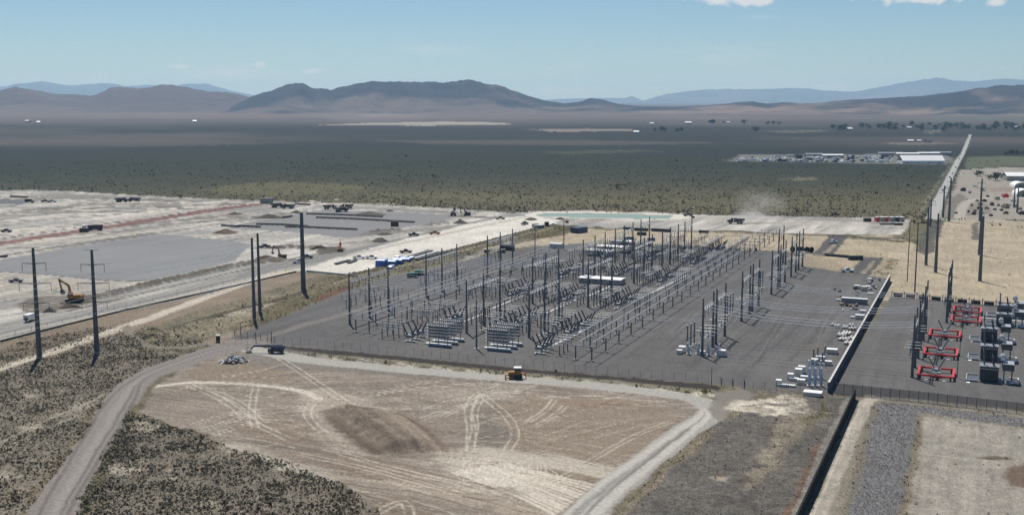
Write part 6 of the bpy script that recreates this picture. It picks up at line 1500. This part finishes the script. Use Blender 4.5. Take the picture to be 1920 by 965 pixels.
def leaf_cloud(n, sx, sz, size, seed, z0=0., flat=.5):
    """many small leaf clump faces spread through an ellipsoid"""
    r = np.random.RandomState(seed); d = r.randn(n, 3); d /= np.linalg.norm(d, axis=1)[:, None]; rr = r.rand(n) ** .45
    p = d * rr[:, None] * np.array([sx, sx, sz]) * (1 + .25 * np.sin(3 * d[:, 0:1] + seed) + .2 * np.sin(4 * d[:, 1:2] + 2 * seed)); p[:, 2] = np.abs(p[:, 2] + sz * .75) + z0 if z0 == 0 else p[:, 2] + z0
    a, b = r.randn(n, 3), r.randn(n, 3); a /= np.linalg.norm(a, axis=1)[:, None]; b -= a * (a * b).sum(1)[:, None]; b /= np.linalg.norm(b, axis=1)[:, None]
    s = size * (.6 + .8 * r.rand(n))[:, None]
    V = np.stack([p - a * s, p + b * s * .8, p + a * s], 1).reshape(-1, 3); V[:, 2] = np.maximum(V[:, 2], 0)
    return V, np.arange(3 * n).reshape(-1, 3)
def leaf_mat(name, c0, c1):
    m, n_, l, b = new_mat(name); g = n_.new('ShaderNodeNewGeometry'); mx = n_.new('ShaderNodeMix'); mx.data_type = 'RGBA'
    mx.inputs[6].default_value = (*c0, 1); mx.inputs[7].default_value = (*c1, 1); l.new(g.outputs['Random Per Island'], mx.inputs[0]); l.new(mx.outputs[2], b.inputs['Base Color']); b.inputs['Roughness'].default_value = .8; b.inputs['Specular IOR Level'].default_value = .2
    return m
M_tree = leaf_mat('tree_leaves', (.035, .05, .025), (.075, .095, .045))
M_sage = leaf_mat('sagebrush_leaves', (.035, .036, .022), (.11, .105, .068))
M_weed = leaf_mat('green_weed_leaves', (.05, .06, .022), (.12, .125, .05))
M_fars = leaf_mat('brush_leaves', (.045, .045, .024), (.09, .086, .046))
random.seed(21)
tv = [leaf_cloud(110, 5.0, 4.2, 1.3, 60 + k, 5.5) for k in range(3)]
tmesh = []
for V, F in tv:
    me = np_mesh('crown', V, F, None, False); me.materials.append(M_tree); tmesh.append(me)
trunk_me = MB().tube((0, 0, -.3), (0, 0, 3.2), .4, .28, 6).tube((0, 0, 3), (1.4, .5, 5.5), .22, .1, 5).tube((0, 0, 2.8), (-1.2, -.6, 5.2), .2, .1, 5).mesh('trunk', M_woodpole)
TS = [(1240, 247), (1246, 247.5), (1270, 248), (1277, 248), (1228, 247), (1415, 247), (1420, 247.5), (1560, 240), (1440, 234), (1450, 234), (1460, 234), (1395, 233)] + [(random.uniform(1560, 1670), random.uniform(238, 246)) for _ in range(16)] + [(random.uniform(1660, 1930), random.uniform(235, 246)) for _ in range(56)] + [(random.uniform(1330, 1390), 232) for _ in range(5)]
NEAR = [(1833, 331), (1838, 330), (1856, 337), (1870, 338), (1866, 339), (1885, 291), (1892, 290.5), (1898, 291), (1905, 291), (1912, 290.5), (1920, 291)]
for k, (px, py) in enumerate(TS + NEAR):
    s = random.uniform(.8, 1.5) * (1.5 if py < 250 else .8)
    t = thing('tree', 'dark far tree in the line of trees on the plain' if k < len(TS) else 'dark bushy tree near the plant beyond the highway', 'tree', at(px, py), random.uniform(0, 6), 'far trees on the plain' if k < len(TS) else 'trees near the plant'); t.scale = (s, s, s * random.uniform(.8, 1.1))
    put('crown', tmesh[k % 3], t); put('trunk', trunk_me, t)
for lb in ('dark far tree in the line of trees on the plain', 'dark bushy tree near the plant beyond the highway'):
    for k, o in enumerate(sorted([o for o in col.objects if o.get('label') == lb], key=lambda o: o.location.x / o.location.y)): o['label'] = lb + f', {ORD[k]} from the left'

# ---------------------------------------------------------------- brush
print('brush')
def scatter(name, label, n_try, sampler, dens_pow, size, tpl, mat, seed, jitter=.35):
    r = np.random.RandomState(seed); x, y = sampler(r, n_try); z, vg, rg = ground_at(x, y)
    keep = r.rand(len(x)) < vg ** dens_pow * np.clip(1.3 - np.hypot(x, y) / 2000, .3, 1); x, y, z = x[keep], y[keep], z[keep]
    clump = fbm(x, y, 7., 3, seed); k2 = r.rand(len(x)) < np.clip(.62 + 1.1 * clump, .12, 1); x, y, z = x[k2], y[k2], z[k2]
    n = len(x); s = size * np.exp(jitter * r.randn(n)); a = r.rand(n) * 6.283; ti = r.randint(0, len(tpl), n); Vs, Fs, off = [], [], 0
    for k, (TV, TF) in enumerate(tpl):
        I = np.nonzero(ti == k)[0]
        c, sn = np.cos(a[I]), np.sin(a[I]); P = TV[None, :, :] * s[I][:, None, None]
        Q = np.stack([P[..., 0] * c[:, None] - P[..., 1] * sn[:, None] + x[I][:, None], P[..., 0] * sn[:, None] + P[..., 1] * c[:, None] + y[I][:, None], P[..., 2] + z[I][:, None] - .02], -1).reshape(-1, 3)
        F = (TF[None] + (np.arange(len(I)) * len(TV))[:, None, None] + off).reshape(-1, 3); Vs.append(Q); Fs.append(F); off += len(Q)
    me = np_mesh(name, np.concatenate(Vs), np.concatenate(Fs), None, False); me.materials.append(mat)
    o = bpy.data.objects.new(name, me); col.objects.link(o); print(name, n, off // 3)
    return tag(o, label, 'brush', None, 'stuff')
def poly_sampler(pts):
    P = wpoly(pts); lo, hi = P.min(0), P.max(0)
    def f(r, n):
        x, y = lo[0] + (hi[0] - lo[0]) * r.rand(n), lo[1] + (hi[1] - lo[1]) * r.rand(n); m = inside(x, y, P); return x[m], y[m]
    return f
shrub = [leaf_cloud(18, .62, .5, .30, 80 + k) for k in range(4)]
shrub_far = [leaf_cloud(9, .5, .5, .45, 90 + k) for k in range(4)]
M_low = leaf_mat('low_brush_leaves', (.085, .068, .05), (.17, .145, .11))
scatter('sagebrush', 'grey green sagebrush left of the curving gravel road', 60000, poly_sampler([(-250, 1000), (-250, 690), (0, 640), (240, 600), (380, 640), (360, 672), (230, 722), (60, 1000)]), 1.1, .38, shrub, M_sage, 3)
scatter('sagebrush', 'grey green sagebrush between the gravel road and the dirt lot', 30000, poly_sampler([(60, 1020), (240, 770), (340, 790), (480, 840), (700, 930), (740, 1020)]), 1.1, .40, shrub, M_sage, 4)
scatter('low_brush', 'fine brown low brush in the sagebrush around the curving gravel road', 60000, poly_sampler([(-250, 1000), (-250, 690), (0, 640), (240, 600), (380, 640), (360, 672), (230, 722), (240, 770), (340, 790), (480, 840), (700, 930), (740, 1020)]), .7, .26, shrub_far, M_low, 13)
scatter('weeds', 'green weeds along the front fence of the substation', 9000, poly_sampler([(500, 650), (1350, 722), (1350, 745), (500, 672)]), 1.6, .5, shrub, M_weed, 5)
scatter('sagebrush', 'sparse low brush at lower right of the dirt lot', 26000, poly_sampler([(1100, 1020), (1340, 770), (1620, 740), (2000, 780), (2000, 1020)]), 1.25, .28, shrub, M_low, 6)
scatter('weeds', 'olive brush on the strip left of the substation', 16000, poly_sampler([(230, 650), (430, 580), (640, 510), (1040, 415), (1090, 430), (880, 490), (560, 585), (420, 650)]), 1.0, .6, shrub_far, M_weed, 7)
scatter('weeds', 'tufts in the tan fields right of the substation', 16000, poly_sampler([(1560, 440), (1720, 440), (1780, 412), (2000, 415), (2000, 590), (1640, 560)]), 1.0, .6, shrub_far, M_weed, 8)
def far_sampler(r, n):
    rr = 960. * (2000 / 960.) ** (r.rand(n) ** 1.35); t_ = np.radians(-31 + 58 * r.rand(n)); return rr * np.sin(t_), rr * np.cos(t_)
scatter('desert_brush', 'dark brush dotting the plain beyond the building site', 125000, far_sampler, .9, .85, shrub_far, M_fars, 9, .45)

# ---------------------------------------------------------------- drifting dust
def dust(px, py, sx, sy, sz, dens, label, scale):
    x, y = at(px, py); me = bpy.data.meshes.new('dust_cloud'); import bmesh
    b = bmesh.new(); bmesh.ops.create_icosphere(b, subdivisions=3, radius=1.0); b.to_mesh(me); b.free()
    m = bpy.data.materials.new('dust'); m.use_nodes = True; n_ = m.node_tree.nodes; n_.clear(); l = m.node_tree.links
    o_ = n_.new('ShaderNodeOutputMaterial'); pv = n_.new('ShaderNodeVolumePrincipled'); tc = n_.new('ShaderNodeTexCoord'); nz = n_.new('ShaderNodeTexNoise'); nz.inputs['Scale'].default_value = scale; nz.inputs['Detail'].default_value = 3
    l.new(tc.outputs['Object'], nz.inputs['Vector']); ln = n_.new('ShaderNodeVectorMath'); ln.operation = 'LENGTH'; l.new(tc.outputs['Object'], ln.inputs[0])
    def mt(op, a, b_, c=False):
        k = n_.new('ShaderNodeMath'); k.operation = op; k.use_clamp = c
        for i, v in enumerate((a, b_)):
            if isinstance(v, (int, float)): k.inputs[i].default_value = v
            else: l.new(v, k.inputs[i])
        return k.outputs[0]
    f = mt('MULTIPLY', mt('SUBTRACT', 1.0, ln.outputs['Value'], True), mt('MULTIPLY', mt('SUBTRACT', nz.outputs['Fac'], .36, True), 3.0)); l.new(mt('MULTIPLY', f, dens), pv.inputs['Density'])
    pv.inputs['Color'].default_value = (.9, .87, .83, 1); pv.inputs['Anisotropy'].default_value = .3; l.new(pv.outputs[0], o_.inputs['Volume']); me.materials.append(m)
    o = put('dust_cloud', me, None, (x, y, sz * .8)); o.scale = (sx, sy, sz); tag(o, label, 'dust', None, 'stuff')
dust(1406, 418, 15, 7, 7, .35, 'bright low dust right behind the black dump truck', 2.0)
dust(1424, 416, 26, 10, 17, .07, 'pale dust plume rising behind the black dump truck', 2.0)
dust(690, 232, 300, 100, 34, .0028, 'pale dust blowing over the far white cut below the mountain', 2.6)
